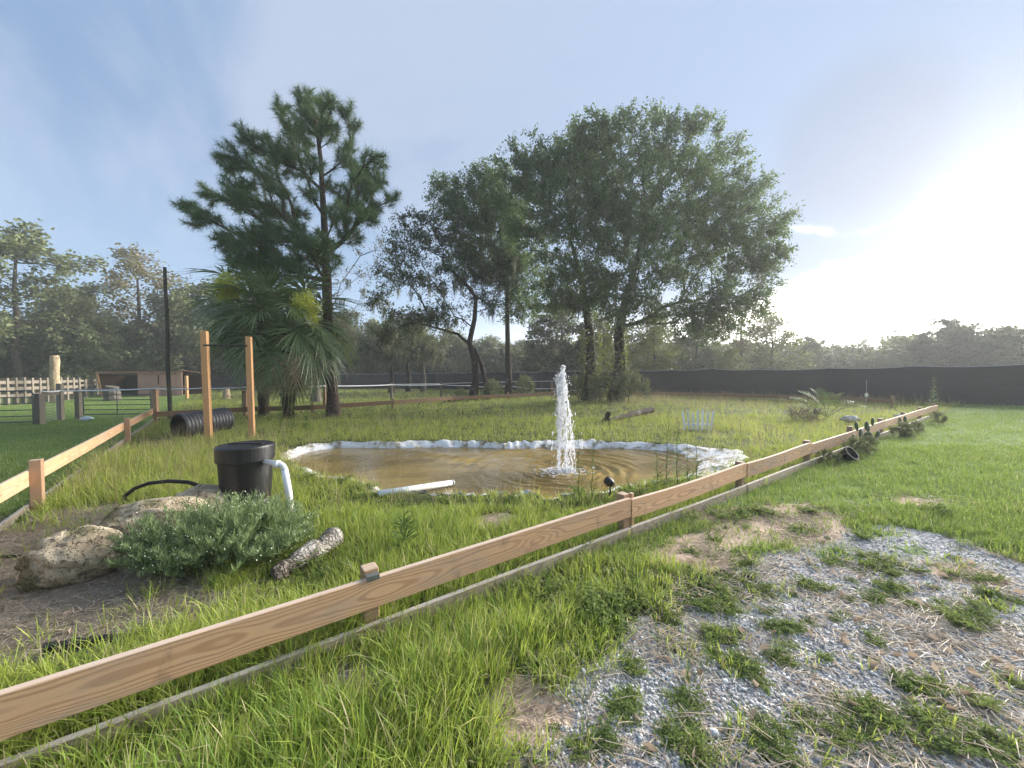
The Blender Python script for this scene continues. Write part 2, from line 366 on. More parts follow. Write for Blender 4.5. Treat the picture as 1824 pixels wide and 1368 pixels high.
# privacy screen: woven dark mesh with creases
t, b = mk('screen_cloth'); co = nd(t, 'ShaderNodeTexCoord').outputs['Object']
c = MIX(t, NOISE(t, VM(t, 'MULTIPLY', co, (.5, .5, 2)), 2.2, 5, .6), (.018, .018, .020), (.046, .046, .050))
c = MIX(t, MA(t, 'MULTIPLY', SS(t, NOISE(t, co, 60, 2), .5, .7), .35), c, (.075, .075, .08))
setc(t, b, c, .75, .3); bump(t, b, NOISE(t, VM(t, 'MULTIPLY', co, (1, 1, .35)), 5, 4), .5, .04)
# pond water, liner, jet
t, b = mk('pond_water'); ps = nd(t, 'ShaderNodeNewGeometry').outputs['Position']
c = MIX(t, SS(t, NOISE(t, VM(t, 'MULTIPLY', ps, (.5, 1, 1)), .9, 4, .6, .5), .32, .68), (.155, .105, .030), (.32, .225, .075))
setc(t, b, c, .05, .5); b.inputs['IOR'].default_value = 1.33
h = MA(t, 'ADD', NOISE(t, VM(t, 'MULTIPLY', ps, (1, 1.6, 1)), 9, 3, .5, .8), MA(t, 'MULTIPLY', NOISE(t, ps, 26, 2), .35))
bump(t, b, h, .22, .03)
t, b = mk('liner'); ps = nd(t, 'ShaderNodeNewGeometry').outputs['Position']
n = NOISE(t, ps, 5, 5, .65)
c = RAMP(t, n, [(.34, (.16, .13, .07)), (.43, (.42, .37, .28)), (.52, (.74, .73, .71)), (.8, (.86, .87, .88))])
setc(t, b, c, .6, .3); bump(t, b, MA(t, 'ADD', n, NOISE(t, ps, 22, 3)), .6, .03)
t, b = mk('jet_water')
setc(t, b, (.86, .88, .92), .22, .5); b.inputs['Transmission Weight'].default_value = .25; b.inputs['IOR'].default_value = 1.33
b.inputs['Subsurface Weight'].default_value = .0
tr = nd(t, 'ShaderNodeBsdfTranslucent', Color=(.92, .93, .96, 1))
mx = nd(t, 'ShaderNodeMixShader', _0=.4, _1=b.outputs[0], _2=tr.outputs[0])
mx = nd(t, 'ShaderNodeMixShader', _0=SS(t, NOISE(t, VM(t, 'MULTIPLY', nd(t, 'ShaderNodeNewGeometry').outputs['Position'], (1, 1, .25)), 38, 3), .40, .64, .15, .85), _1=mx.outputs[0], _2=nd(t, 'ShaderNodeBsdfTransparent').outputs[0]); t.links.new(mx.outputs[0], t.nodes['Material Output'].inputs[0])
# gravel stones, each with its own tone
t, b = mk('stone'); oi = nd(t, 'ShaderNodeObjectInfo').outputs['Random']
c = RAMP(t, oi, [(0, (.25, .245, .24)), (.35, (.47, .46, .455)), (.65, (.64, .635, .63)), (.86, (.80, .80, .80)), (.93, (.76, .74, .71)), (1, (.46, .36, .28))])
co = nd(t, 'ShaderNodeTexCoord').outputs['Object']
setc(t, b, MIX(t, .4, c, MIX(t, NOISE(t, co, 3, 3), (.30, .30, .295), (.70, .695, .69))), .75, .35)
# the ground sheet: turf soil, gravel, sand, leaf-strewn dirt
t, b = mk('ground'); ps = nd(t, 'ShaderNodeNewGeometry').outputs['Position']
def at_(n): return nd(t, 'ShaderNodeAttribute', dict(attribute_name=n)).outputs['Fac']
n1 = NOISE(t, ps, 1.3, 5, .6); n2 = NOISE(t, ps, 14, 5, .65); n3 = NOISE(t, ps, 70, 3, .6)
turf = MIX(t, n2, (.040, .050, .018), (.095, .110, .036))
turf = MIX(t, SS(t, n1, .5, .7), turf, (.120, .125, .045))
turf = MIX(t, MA(t, 'MULTIPLY', at_('lawn'), .8), turf, MIX(t, n2, (.110, .185, .045), (.190, .270, .075)))
vo = nd(t, 'ShaderNodeTexVoronoi', dict(feature='F1'), Vector=ps, Scale=62)
hv = nd(t, 'ShaderNodeSeparateColor', _0=vo.outputs['Color']).outputs[0]
grav = RAMP(t, hv, [(0, (.18, .176, .175)), (.5, (.37, .365, .365)), (.85, (.55, .55, .55)), (1, (.72, .71, .69))])
grav = MIX(t, SS(t, n1, .50, .66, 0, .55), grav, (.36, .28, .22))
sand = MIX(t, n2, (.50, .36, .265), (.72, .55, .42)); sand = MIX(t, SS(t, n3, .55, .7, 0, .5), sand, (.16, .10, .065))
dirt = MIX(t, n2, (.42, .35, .29), (.68, .59, .50)); dirt = MIX(t, SS(t, n3, .5, .68, 0, .6), dirt, (.09, .065, .05))
def wob(a, amt=.5): return SS(t, MA(t, 'ADD', a, MA(t, 'MULTIPLY', MA(t, 'SUBTRACT', n2, .5), amt)), .35, .65)
c = MIX(t, wob(at_('dirt')), turf, dirt)
c = MIX(t, wob(at_('gravel')), c, grav)
c = MIX(t, wob(at_('sand')), c, sand)
setc(t, b, c, .95, .1)
hh = MA(t, 'ADD', MA(t, 'MULTIPLY', vo.outputs['Distance'], MA(t, 'MULTIPLY', at_('gravel'), -1.0)), MA(t, 'ADD', n2, MA(t, 'MULTIPLY', n3, .4)))
bump(t, b, hh, .7, .02)
# ------------------------------------------------------------------ the lie of the land
FA = Vector((-.86, 2.29, 0)); FD = Vector((.817, .577, 0)).normalized(); FN = Vector((-FD.y, FD.x, 0))   # near fence: first post, run, pond side
BAY = 2.44
def nearside(x, y): return (x - FA.x) * FN.x + (y - FA.y) * FN.y          # > 0 inside the fence
LP0 = G(68, 912).xy; LP2 = G(277, 752).xy                                   # left fence
LD = (LP2 - LP0).normalized()
def leftside(x, y): return (x - LP0.x) * LD.y - (y - LP0.y) * LD.x         # > 0 inside
WZ = -.11                                                                    # water level
pond_px = [(508, 822), (545, 806), (600, 798), (700, 799), (800, 797), (900, 800), (1000, 800), (1100, 799), (1165, 802), (1215, 808),
           (1250, 822), (1238, 843), (1190, 862), (1110, 880), (1030, 888), (940, 891), (860, 893), (780, 892), (705, 884), (640, 868), (580, 851), (530, 836)]
pond_w = np.array([G(u, v, WZ)[:2] for u, v in pond_px])
PC = np.array([.2, 6.6])
pa = np.arctan2(pond_w[:, 1] - PC[1], pond_w[:, 0] - PC[0]); pr = np.hypot(*(pond_w - PC).T)
o_ = np.argsort(pa); pa, pr = pa[o_], pr[o_]
def pond_R(th):
    th = np.asarray(th); b_ = np.interp(th, np.r_[pa[-1] - 2 * np.pi, pa, pa[0] + 2 * np.pi], np.r_[pr[-1], pr, pr[0]])
    return b_ + .10 * (vn(np.cos(th) * 9 + 20, np.sin(th) * 9 + 20, 5) - .5)
def liner_w(th):
    d_ = np.abs((np.asarray(th) - .15 + np.pi) % (2 * np.pi) - np.pi)
    return .05 + np.maximum(.0, .09 + .62 * np.exp(-(d_ / .32) ** 2) + .46 * (vn(np.cos(th) * 7 + 9, np.sin(th) * 7 + 9, 8) - .40) + .12 * (vn(np.cos(th) * 23 + 9, np.sin(th) * 23 + 9, 18) - .5))
def pond_s(x, y):
    dx = np.asarray(x) - PC[0]; dy = np.asarray(y) - PC[1]; th = np.arctan2(dy, dx)
    return np.hypot(dx, dy) - pond_R(th), liner_w(th)
def gz(x, y, pond=True):
    x = np.asarray(x, float); y = np.asarray(y, float)
    z = .10 * (fbm(x * .13, y * .13, 3) - .5) + .035 * (fbm(x * .9, y * .9, 11) - .5)
    z = z * sstep(np.hypot(x, y), 1, 5)
    if pond:
        s, w = pond_s(x, y)
        z = z * sstep(s, 0, 1.2) + .02 * np.exp(-((s - w) / .35) ** 2)
        z = np.where(s < w, -.5 + (.5 + z) * sstep(s, .25 * w, w), z)
    return z
def gz1(x, y): return float(gz(np.array([x]), np.array([y]))[0])
def GG(u, v):
    p = G(u, v); p.z = gz1(p.x, p.y); return p
# gravel lot outline (world), then soft-edged patches
grav_poly = np.array([G(u, v)[:2] for u, v in ((985, 1366), (1015, 1240), (1085, 1170), (1120, 1110), (1200, 1060), (1330, 1010), (1420, 955), (1500, 935), (1620, 935), (1730, 960), (1822, 1000))] + [[7.5, 2.6], [7.5, -1.5], [.1, -1.5], [.12, .6]])
def poly_sd(x, y, poly):
    x = np.asarray(x); y = np.asarray(y); ins = np.zeros(x.shape, bool); dm = np.full(x.shape, 1e9)
    n = len(poly)
    for i in range(n):
        ax, ay = poly[i]; bx, by = poly[(i + 1) % n]
        t_ = np.clip(((x - ax) * (bx - ax) + (y - ay) * (by - ay)) / ((bx - ax) ** 2 + (by - ay) ** 2), 0, 1)
        dm = np.minimum(dm, np.hypot(x - ax - t_ * (bx - ax), y - ay - t_ * (by - ay)))
        c_ = ((ay > y) != (by > y)) & (x < (bx - ax) * (y - ay) / (by - ay + 1e-12) + ax); ins ^= c_
    return np.where(ins, dm, -dm)
def patch(u, v, ru, rv):
    a = G(u, v); return (a.x, a.y, abs(G(u + ru, v).x - a.x), abs(G(u, v - rv).y - G(u, v + rv).y) / 2)
def ell_mask(x, y, pts, soft=.35, wob=.45, seed=40):
    m = np.zeros(np.shape(x)); k = fbm(np.asarray(x) * 3, np.asarray(y) * 3, seed) - .5
    for cx_, cy_, rx, ry in pts:
        q = np.hypot((x - cx_) / rx, (y - cy_) / ry) + wob * k * 2
        m = np.maximum(m, 1 - sstep(q, 1 - soft, 1 + soft))
    return m
sand_p = [patch(*a) for a in ((1370, 932, 135, 32), (1440, 912, 70, 18), (1235, 987, 70, 20), (930, 1265, 85, 60), (640, 1225, 55, 35), (285, 1350, 60, 30), (1735, 1020, 60, 20), (1640, 893, 40, 10), (880, 925, 40, 14), (1250, 960, 60, 12))]
dirt_p = [patch(*a) for a in ((110, 1030, 260, 140), (20, 1110, 260, 110), (200, 1080, 150, 80), (-20, 980, 160, 90), (-80, 1050, 200, 120), (100, 935, 130, 34), (250, 990, 80, 40), (180, 1115, 180, 85))]
weed_p = [patch(*a) for a in ((1240, 1040, 150, 40), (1150, 1020, 80, 45), (1180, 1080, 60, 25), (1560, 1170, 50, 14), (1640, 1215, 70, 22), (1210, 1150, 35, 18), (1300, 1175, 30, 22), (1375, 1165, 22, 20), (1470, 1290, 60, 30), (1560, 1265, 60, 24), (1240, 1330, 50, 28), (1320, 1320, 40, 30), (1390, 1345, 60, 22), (1780, 1330, 50, 30), (1660, 1290, 60, 22), (1130, 1245, 30, 18), (1190, 1295, 40, 22), (1680, 1085, 45, 22), (1600, 1060, 26, 12), (1560, 1000, 70, 18), (1480, 985, 50, 16), (1280, 1130, 40, 12), (1420, 1110, 50, 10), (1490, 1085, 40, 8), (1760, 1060, 60, 18), (1630, 975, 30, 10), (1550, 945, 50, 10), (1800, 1210, 40, 20), (1060, 1330, 40, 25), (1450, 1180, 28, 10), (1690, 1010, 50, 14))]
def zones(x, y):
    x = np.asarray(x, float); y = np.asarray(y, float)
    sd = poly_sd(x, y, grav_poly) + .10 + .5 * (fbm(x * 1.8, y * 1.8, 21) - .5)
    gr = sstep(sd, -.10, .14)
    sa = ell_mask(x, y, sand_p); di = ell_mask(x, y, dirt_p, .3, .3, 60) * (1 - gr)
    wd = ell_mask(x, y, weed_p, .3, .55, 80)
    ins = (nearside(x, y) > 0) & (leftside(x, y) > 0)
    lawn = ((leftside(x, y) < 0) | ((nearside(x, y) < 0) & (y > 3.3))).astype(float)
    return gr, sa, di, wd, ins, lawn
def spread(*seg):
    out = []
    for a, b_, n in seg: out.append(np.linspace(a, b_, n, endpoint=False))
    return np.concatenate(out + [[seg[-1][1]]])
gx = spread((-420, -60, 18), (-60, -14, 60), (-14, 14, 270), (14, 60, 60), (60, 420, 18))
gy = spread((-60, 0, 14), (0, 13, 160), (13, 40, 90), (40, 120, 24), (120, 700, 14))
X, Y = np.meshgrid(gx, gy); x, y = X.ravel(), Y.ravel()
gr, sa, di, wd, ins, lawn = zones(x, y)
V = np.c_[x, y, gz(x, y)]
i = np.arange(len(gx) * len(gy)).reshape(len(gy), len(gx))
F = np.stack([i[:-1, :-1], i[:-1, 1:], i[1:, 1:], i[1:, :-1]], -1).reshape(-1, 4)
me = mesh_np('ground', V, F, 'ground', True)
for nm, a in (('gravel', gr * (1 - .6 * wd)), ('sand', sa), ('dirt', di), ('lawn', lawn)):
    me.attributes.new(nm, 'FLOAT', 'POINT').data.foreach_set('value', a.astype(np.float32))
ground = tag(link('ground', me), 'grassy yard with a gravel lot, sandy patches and bare dirt', kind='structure')
# water with rings running out from the fountain
FO = G(995, 838, WZ)
th = np.linspace(-np.pi, np.pi, 321)[:-1]; nr = 110
ex, ey = [], []
for tt in th:                                      # distance from fountain to shore
    r_ = np.linspace(0.05, 9, 600); px_ = FO.x + r_ * math.cos(tt); py_ = FO.y + r_ * math.sin(tt)
    s_, w_ = pond_s(px_, py_); k_ = np.argmax(s_ > .06); ex.append(r_[k_])
ex = np.array(ex); rr = (np.arange(1, nr + 1) / nr)
RR = rr[:, None] * ex[None, :]; TT = np.broadcast_to(th, RR.shape)
wx = FO.x + RR * np.cos(TT); wy = FO.y + RR * np.sin(TT)
ph = RR * 2 * np.pi / (.20 + .02 * RR) + 15.0 * fbm(wx * .7, wy * .7, 90)
def src(ox, oy, lam, sd):
    q_ = np.hypot(wx - FO.x - ox, wy - FO.y - oy); return np.sin(q_ * 2 * np.pi / lam + 7 * fbm(wx * 1.3, wy * 1.3, sd)) * sstep(q_, .05, .4)
amp = .025 * np.exp(-RR / 2.1) * sstep(RR, .0, .5) * (.1 + 1.8 * vn(wx * 1.2, wy * 1.2, 95) ** 1.5)
wz = WZ + amp * (.62 * np.sin(ph) + .45 * src(.35, .1, .27, 191) + .4 * src(-.28, -.2, .17, 192) + .3 * src(.9, .5, .34, 193)) + .014 * (fbm(wx * 5, wy * 5, 97) - .5) * np.exp(-RR / 1.2)
V = np.r_[[[FO.x, FO.y, WZ]], np.c_[wx.ravel(), wy.ravel(), wz.ravel()]]
n = len(th); idx = 1 + np.arange(nr * n).reshape(nr, n); nx = np.roll(idx, -1, 1)
F4 = np.stack([idx[:-1], idx[1:], nx[1:], nx[:-1]], -1).reshape(-1, 4); F3 = np.stack([np.zeros(n, int), idx[0], nx[0]], -1)
tag(link('pond_water', mesh_np('pond_water', V, [F4, F3], 'pond_water', True)), 'murky brown pond water with rings spreading from the fountain', kind='structure')
# white liner showing round the shore
ths = np.linspace(-np.pi, np.pi, 521)[:-1]; Rb = pond_R(ths); lw = liner_w(ths); rows = []
for k, q in enumerate(np.linspace(-.45, 1.06, 12)):
    r_ = Rb + q * lw * (1 + .18 * (vn(ths * 11, np.full_like(ths, q * 3), 31) - .5)); lx = PC[0] + r_ * np.cos(ths); ly = PC[1] + r_ * np.sin(ths)
    base = WZ + .125 * q if q > 0 else WZ + .28 * q
    if q > 1: base = .0
    lz = base + (.075 * (fbm(lx * 5, ly * 5, 33) - .5) + .012 * np.sin(ths * 70 + 6 * vn(ths * 9, ths * 0, 3))) * (1 if q > -.2 else .2) + .02
    if q > .95: lz = gz(lx, ly) - .02
    rows.append(np.c_[lx, ly, lz])
V = np.concatenate(rows); n = len(ths); idx = np.arange(12 * n).reshape(12, n); nx = np.roll(idx, -1, 1)
F = np.stack([idx[:-1], idx[1:], nx[1:], nx[:-1]], -1).reshape(-1, 4)
tag(link('pond_liner', mesh_np('pond_liner', V, F, 'liner', True)), 'crumpled white pond liner showing along the shore', kind='structure')
# ------------------------------------------------------------------ board fences
def fpos(s, off=0.0): return FA + FD * s + FN * off
nf = thing('board_fence', 'low brown board fence running past the gravel up to the dark screen', 'fence', FA)
ang_f = math.atan2(FD.y, FD.x)
leans = {2: (.0, .0), 3: (.02, -.06)}
for k in range(-1, 9):
    p = fpos(k * BAY, .066); p.z = gz1(p.x, p.y)
    post('post', p, .43 if k != 2 else .41, .09, 'post_wood', nf, ang_f, leans.get(k, (random.Random(k).uniform(-.015, .015), random.Random(k + 50).uniform(-.02, .02))))
cuts = [-4.9, BAY + .02, 2 * BAY + .03, 3 * BAY, 5 * BAY, 7 * BAY, 8 * BAY + .1]
for i in range(len(cuts) - 1):
    a, b_ = cuts[i] + .006, cuts[i + 1] - .006
    p, q = fpos(a), fpos(b_); dz = .012 * (i % 2)
    board('rail', (p.x, p.y, .20 - dz + .3 * gz1(p.x, p.y)), (q.x, q.y, .20 - dz * .5 + .3 * gz1(q.x, q.y)), .185, .038, 'fence_wood', nf, 10 + i, .009)
    board('base_board', (p.x, p.y, -.045 + gz1(p.x, p.y) * .5), (q.x, q.y, -.045 + gz1(q.x, q.y) * .5), .14, .038, 'base_wood', nf, 40 + i)
for i, s in enumerate(cuts[1:-1]):                                   # nail heads at the rail joints
    for dx in (-.035, .04):
        for z in (.245, .335):
            q = fpos(s + dx, -.020); q2 = fpos(s + dx, -.023); z += .3 * gz1(q.x, q.y)
            part(MB().tube([(q.x, q.y, z), (q2.x, q2.y, z)], .0055, 7), 'nail', 'galvanized', nf)
p = fpos(0, -.023)
mb = MB(); rz = Matrix.Rotation(ang_f, 3, 'Z')
mb.box((p.x, p.y, .378), (.075, .005, .028), rz); p2 = fpos(0, -.002); mb.box((p2.x, p2.y, .3935), (.075, .045, .004), rz)
part(mb, 'bracket', 'gate_tube', nf)
# narrow upright batten beside the second post
p = fpos(BAY + .075, .03)
post('batten', (p.x, p.y, gz1(p.x, p.y)), .43, .04, 'fence_wood', nf, ang_f)
lf = thing('board_fence', 'weathered low board fence between the bare dirt and the mown lawn', 'fence', (LP0.x, LP0.y, 0))
LL = (LP2 - LP0).length; ang_l = math.atan2(LD.y, LD.x); LNv = Vector((-LD.y, LD.x))   # outer side
for i, s in enumerate((-1.9, 0, LL * .52, LL)):
    q = LP0 + LD * s; post('post', (q.x, q.y, gz1(q.x, q.y)), .62 if i < 3 else .55, .10, 'post_wood', lf, ang_l, (0, .02 * i - .02))
lc = [-3.2, 0, LL * .52, LL]
for i in range(3):
    a, b_ = LP0 + LD * (lc[i] + .01) + LNv * .07, LP0 + LD * (lc[i + 1] - .01) + LNv * .07
    board('rail', (a.x, a.y, .32 + gz1(a.x, a.y)), (b_.x, b_.y, .32 + gz1(b_.x, b_.y)), .185, .036, 'fence_wood', lf, 70 + i)
    board('base_board', (a.x, a.y, -.03), (b_.x, b_.y, -.03), .14, .036, 'old_wood', lf, 80 + i)
bf = thing('board_fence', 'low reddish board fence at the back of the pond yard', 'fence', (-3, 18, 0))
bpts = [G(277, 752), G(436, 741), G(556, 737), G(700, 727), G(806, 719), G(905, 714), G(990, 709), G(1135, 709), G(1290, 712), G(1440, 718), G(1590, 726)]
for i, q in enumerate(bpts):
    post('post', (q.x, q.y, gz1(q.x, q.y)), .5, .10, 'post_wood', bf, random.Random(i).uniform(0, .6))
for i in range(len(bpts) - 1):
    a, b_ = bpts[i], bpts[i + 1]; e = (b_ - a).normalized() * .06; o_ = Vector((e.y, -e.x, 0)).normalized() * .075
    za, zb = gz1(a.x, a.y), gz1(b_.x, b_.y)
    a, b_ = a + o_ + e * .1, b_ + o_ - e * .1
    board('rail', (a.x, a.y, .20 + za), (b_.x, b_.y, .20 + zb), .19, .036, 'dark_rail', bf, 90 + i)
# ------------------------------------------------------------------ privacy screen along the boundary
scr = [Vector(q) for q in ((32, 7.5), (22.9, 17.0), (15.5, 24.0), (9.6, 29.6), (1, 37.5), (-9, 44.5), (-20, 48.0), (-34, 48.5), (-52, 46))]
ps_t = thing('screen_fence', 'long black privacy screen fence closing off the yard', 'fence', (10, 29, 0))
SH = 1.83; dense = []; 
for i in range(len(scr) - 1):
    L_ = (scr[i + 1] - scr[i]).length; n_ = max(2, round(L_ / 3.0))
    for k in range(n_): dense.append(scr[i].lerp(scr[i + 1], k / n_))
dense.append(scr[-1])
topz = []
for i, q in enumerate(dense): topz.append(SH + gz1(q.x, q.y) + random.Random(i + 7).uniform(-.05, .05))
for i in range(len(dense) - 1):
    a, b_ = dense[i], dense[i + 1]; nx_, nz_ = 12, 8; vs = []; nn = Vector((b_.y - a.y, -(b_.x - a.x))).normalized()
    if nn.y > 0: nn = -nn
    for r_ in range(nz_ + 1):
        for c_ in range(nx_ + 1):
            u = c_ / nx_; w = r_ / nz_; q = a.lerp(b_, u); sag = .075 * math.sin(math.pi * u) * w
            off = .05 * math.sin(math.pi * u) * math.sin(math.pi * w) + .018 * math.sin(9 * u + i) * math.sin(math.pi * u)
            z0 = gz1(q.x, q.y) - .02 if r_ == 0 else 0
            vs.append((q.x + nn.x * off, q.y + nn.y * off, (-.06 + (topz[i] * (1 - u) + topz[i + 1] * u + .06) * w) - sag))
    fs = [(r_ * (nx_ + 1) + c_, r_ * (nx_ + 1) + c_ + 1, (r_ + 1) * (nx_ + 1) + c_ + 1, (r_ + 1) * (nx_ + 1) + c_) for r_ in range(nz_) for c_ in range(nx_)]
    part(MB().add(vs, fs), 'screen_panel', 'screen_cloth', ps_t, True)
    tp = []
    for c_ in range(7):
        u = c_ / 6; q = a.lerp(b_, u); tp.append((q.x + nn.x * .02, q.y + nn.y * .02, topz[i] * (1 - u) + topz[i + 1] * u - .075 * math.sin(math.pi * u) + .01))
    part(MB().tube(tp, .018, 5), 'top_wire', 'galvanized', ps_t)
    part(MB().tube([(a.x - nn.x * .06, a.y - nn.y * .06, -.2), (a.x - nn.x * .06, a.y - nn.y * .06, topz[i])], .03, 6), 'post', 'galvanized', ps_t)
# ------------------------------------------------------------------ paddock fence: gates, posts, tape, wire
def gate(label, p, q, h0, h1, nb, mat='gate_tube', brace=True):
    p = Vector(p); q = Vector(q); g = thing('tube_gate', label, 'gate', p, 'tube gates of the paddock')
    d_ = (q - p).normalized(); r_ = .05; up = Vector((0, 0, 1))
    path = []
    for c_, a0 in ((p + d_ * .12 + up * (h1 - .12), 180), (q - d_ * .12 + up * (h1 - .12), 90)):
        for k in range(5):
            a = R(a0 - k * 22.5); path.append(c_ + d_ * math.cos(a) * .12 + up * math.sin(a) * .12)
    path = [p + up * h0] + path + [q + up * h0, p + up * h0]
    part(MB().tube(path, .024, 8, False), 'frame', mat, g, True)
    for k in range(1, nb):
        z = h0 + (h1 - h0) * (k / nb) ** 1.05
        part(MB().tube([p + up * z, q + up * z], .018, 6), 'bar', mat, g, True)
    if brace:
        m_ = p.lerp(q, .5); part(MB().tube([m_ + up * h0, m_ + up * h1], .016, 6), 'brace', mat, g, True)
    return g
gy0 = 13.3
ga, gb = P(-150, 700, 12.6), P(58, 700, 13.3)
gate('green tube gate cut off by the picture edge, beside the thick grey post', (ga.x, ga.y, .0), (gb.x, gb.y, .0), .10, 1.18, 5, brace=False)
gc, gd = P(148, 700, 15.6), P(268, 700, 15.6)
gate('thin tube gate in front of the open wooden shelter', (gc.x, gc.y, 0), (gd.x, gd.y, 0), .12, 1.12, 5)
def wpost(label, u, Y, h, w, mat='old_wood', name='wooden_post', lean=(0, 0)):
    q = P(u, 700, Y); o = post(name, (q.x, q.y, gz1(q.x, q.y)), h, w, mat, None, .2, lean); return tag(o, label, 'post', 'paddock posts')
wpost('thick grey post between the near tube gate and the wire mesh', 68, 13.6, 1.10, .22)
wpost('grey post at the right end of the wire mesh strip', 107, 14.8, 1.42, .15)
wpost('slim grey post where the thin tube gate hangs', 139, 15.4, 1.20, .16)
wpost('dark post at the corner of the low board fences', 276, 15.4, 1.22, .17, 'post_wood')
wpost('mossy grey post behind the right orange timber', 436, 16.3, 1.05, .17, 'post_wood')
wpost('dark slender post left of the pine trunk', 578, 19.5, 1.18, .13, 'post_wood')
wpost('grey post carrying the tape right of the pine trunk', 697, 24.2, 1.10, .14, 'old_wood')
wpost('grey post carrying the tape left of the leaning oak', 786, 26.4, 1.12, .15, 'old_wood')
wpost('short dark post behind the fountain top', 983, 27.5, 1.0, .16, 'post_wood')
# wire mesh strip with its dark top rail
a, b_ = P(75, 700, 13.75), P(104, 700, 14.7)
wm = thing('mesh_panel', 'strip of wire mesh under a dark rail between two grey posts', 'fence panel', (a.x, a.y, 0))
board('rail', (a.x, a.y, .98), (b_.x, b_.y, .98), .15, .04, 'old_wood', wm, 5)
mb = MB()
for k in range(13): mb.tube([(a.x + (b_.x - a.x) * k / 12, a.y + (b_.y - a.y) * k / 12, .02), (a.x + (b_.x - a.x) * k / 12, a.y + (b_.y - a.y) * k / 12, .98)], .004, 3, False)
for k in range(10): mb.tube([(a.x, a.y, .04 + k * .1), (b_.x, b_.y, .04 + k * .1)], .004, 3, False)
part(mb, 'wire_mesh', 'galvanized', wm)
# white electric tape strung post to post
def strand(name, label, pts, w=.022, sag=.03):
    mb = MB(); 
    for i in range(len(pts) - 1):
        seg = []
        for k in range(7):
            u = k / 6; q = Vector(pts[i]).lerp(Vector(pts[i + 1]), u); seg.append(q - Vector((0, 0, sag * 4 * u * (1 - u))))
        mb.tube(seg, w, 6, i in (0, len(pts) - 2))
    return tag(link(name, mb.mesh(name, 'tape_white', True)), label, 'tape')
strand('electric_tape', 'upper run of white tape from the mesh strip past the pine to the oaks', [P(74, 697, 13.5), P(107, 696, 14.6), P(276, 692, 15.3), P(360, 691.5, 15.7), P(436, 690, 16.1), P(505, 688.5, 17.5), P(578, 687.5, 19.3), P(697, 685.5, 24.0), P(786, 685, 26.2), P(836, 687, 26.5)], .025)
strand('electric_tape', 'lower sagging white tape behind the fountain', [P(836, 687, 26.6), P(905, 687, 27.2), P(985, 692, 27.4), P(1040, 694, 27)], .028, .10)
strand('electric_tape', 'thin taut tape high behind the two oak trunks and fountain', [P(700, 684.5, 30), P(905, 680, 30.5), P(1045, 677, 30)], .018, .02)
# ------------------------------------------------------------------ silvery plank fence at the far left
pf = thing('plank_fence', 'old grey plank fence with many short posts by the tan log', 'fence', P(60, 700, 24))
fa, fb = P(-60, 700, 21), P(140, 700, 29)
for k in range(15):
    q = fa.lerp(fb, k / 14); post('post', (q.x, q.y, 0), 1.62 + .10 * random.Random(k).random(), .20, 'old_wood', pf, .5)
for j, z in enumerate((.45, .88, 1.28)):
    for k in range(0, 14, 2):
        q, r_ = fa.lerp(fb, k / 14), fa.lerp(fb, (k + 2) / 14)
        board('rail', (q.x + .1, q.y - .12, z), (r_.x + .1, r_.y - .12, z), .2, .04, 'old_wood', pf, k * 3 + j)
fc, fd = P(140, 700, 29), P(182, 700, 37)
rf = thing('plank_fence', 'dark rail fence joining the plank fence to the open shelter', 'fence', (fc.x, fc.y, 0))
for k in range(5):
    q = fc.lerp(fd, k / 4); post('post', (q.x, q.y, 0), 1.5, .16, 'old_wood', rf)
for j, z in enumerate((.5, .95, 1.3)):
    board('rail', (fc.x, fc.y - .1, z), (fd.x, fd.y - .1, z), .18, .04, 'old_wood', rf, 60 + j)
# tan log standing on end
q = P(99, 700, 25)
mb = MB(); mb.tube([(q.x + .03 * math.sin(k), q.y, -.1 + 3.2 * k / 9) for k in range(10)], [.27, .26, .25, .24, .25, .23, .22, .22, .24, .21], 12)
tl = thing('log_post', 'tall peeled tan log standing on end behind the plank fence', 'log', (q.x, q.y, 0))
part(mb, 'trunk', 'bark_tan', tl, True)
part(MB().tube([(q.x + .2, q.y, 2.93), (q.x + .38, q.y - .05, 2.96)], .03, 5), 'branch_stub', 'bark_tan', tl)
# ------------------------------------------------------------------ open shelter
s0, s1, s2 = P(178, 700, 33.5), P(250, 700, 33.5), P(320, 700, 33.0)
sh = thing('shelter', 'small wooden livestock shelter, open at one end with boarded doors', 'shed', (s1.x, s1.y, 0))
zt, zb2 = 2.20, 1.75; D = 2.4
xl, xm, xr, yf = s0.x, s1.x, s2.x, 33.3
for i in range(6):
    y0 = yf - .25 + i * (D + .5) / 6
    board('roof_board', (xl - .15, y0, zt + .02 - i * .05), (xr + .15, y0, zt + .02 - i * .05), .03, (D + .5) / 6 - .02, 'shed_roof', sh, i)
for i in range(8):
    board('back_plank', (xl, yf + D, .02 + i * .225), (xr, yf + D, .02 + i * .225), .215, .03, 'shed_dark', sh, i)
for i in range(9):
    board('side_plank', (xl + .06, yf + .1, .02 + i * .235), (xl + .06, yf + D - .03, .02 + i * .235 - (.0 if i < 7 else .4)), .225, .03, 'shed_dark', sh, i)
    board('partition_plank', (xm, yf + .05, .02 + i * .235), (xm, yf + D - .03, .02 + i * .235 - (.0 if i < 7 else .4)), .225, .03, 'shed_dark', sh, i)
mb = MB(); mb.box((xl + .2, yf - .02, 1.1), (.16, .09, 2.2), Matrix.Rotation(R(-9), 3, 'Y')); part(mb, 'corner_post', 'orange_lumber', sh)
board('header', (xl - .05, yf - .05, zt - .22), (xm + .1, yf - .05, zt - .22), .2, .05, 'shed_wood', sh, 3)
nv = 8; wv = (xr - xm) / nv
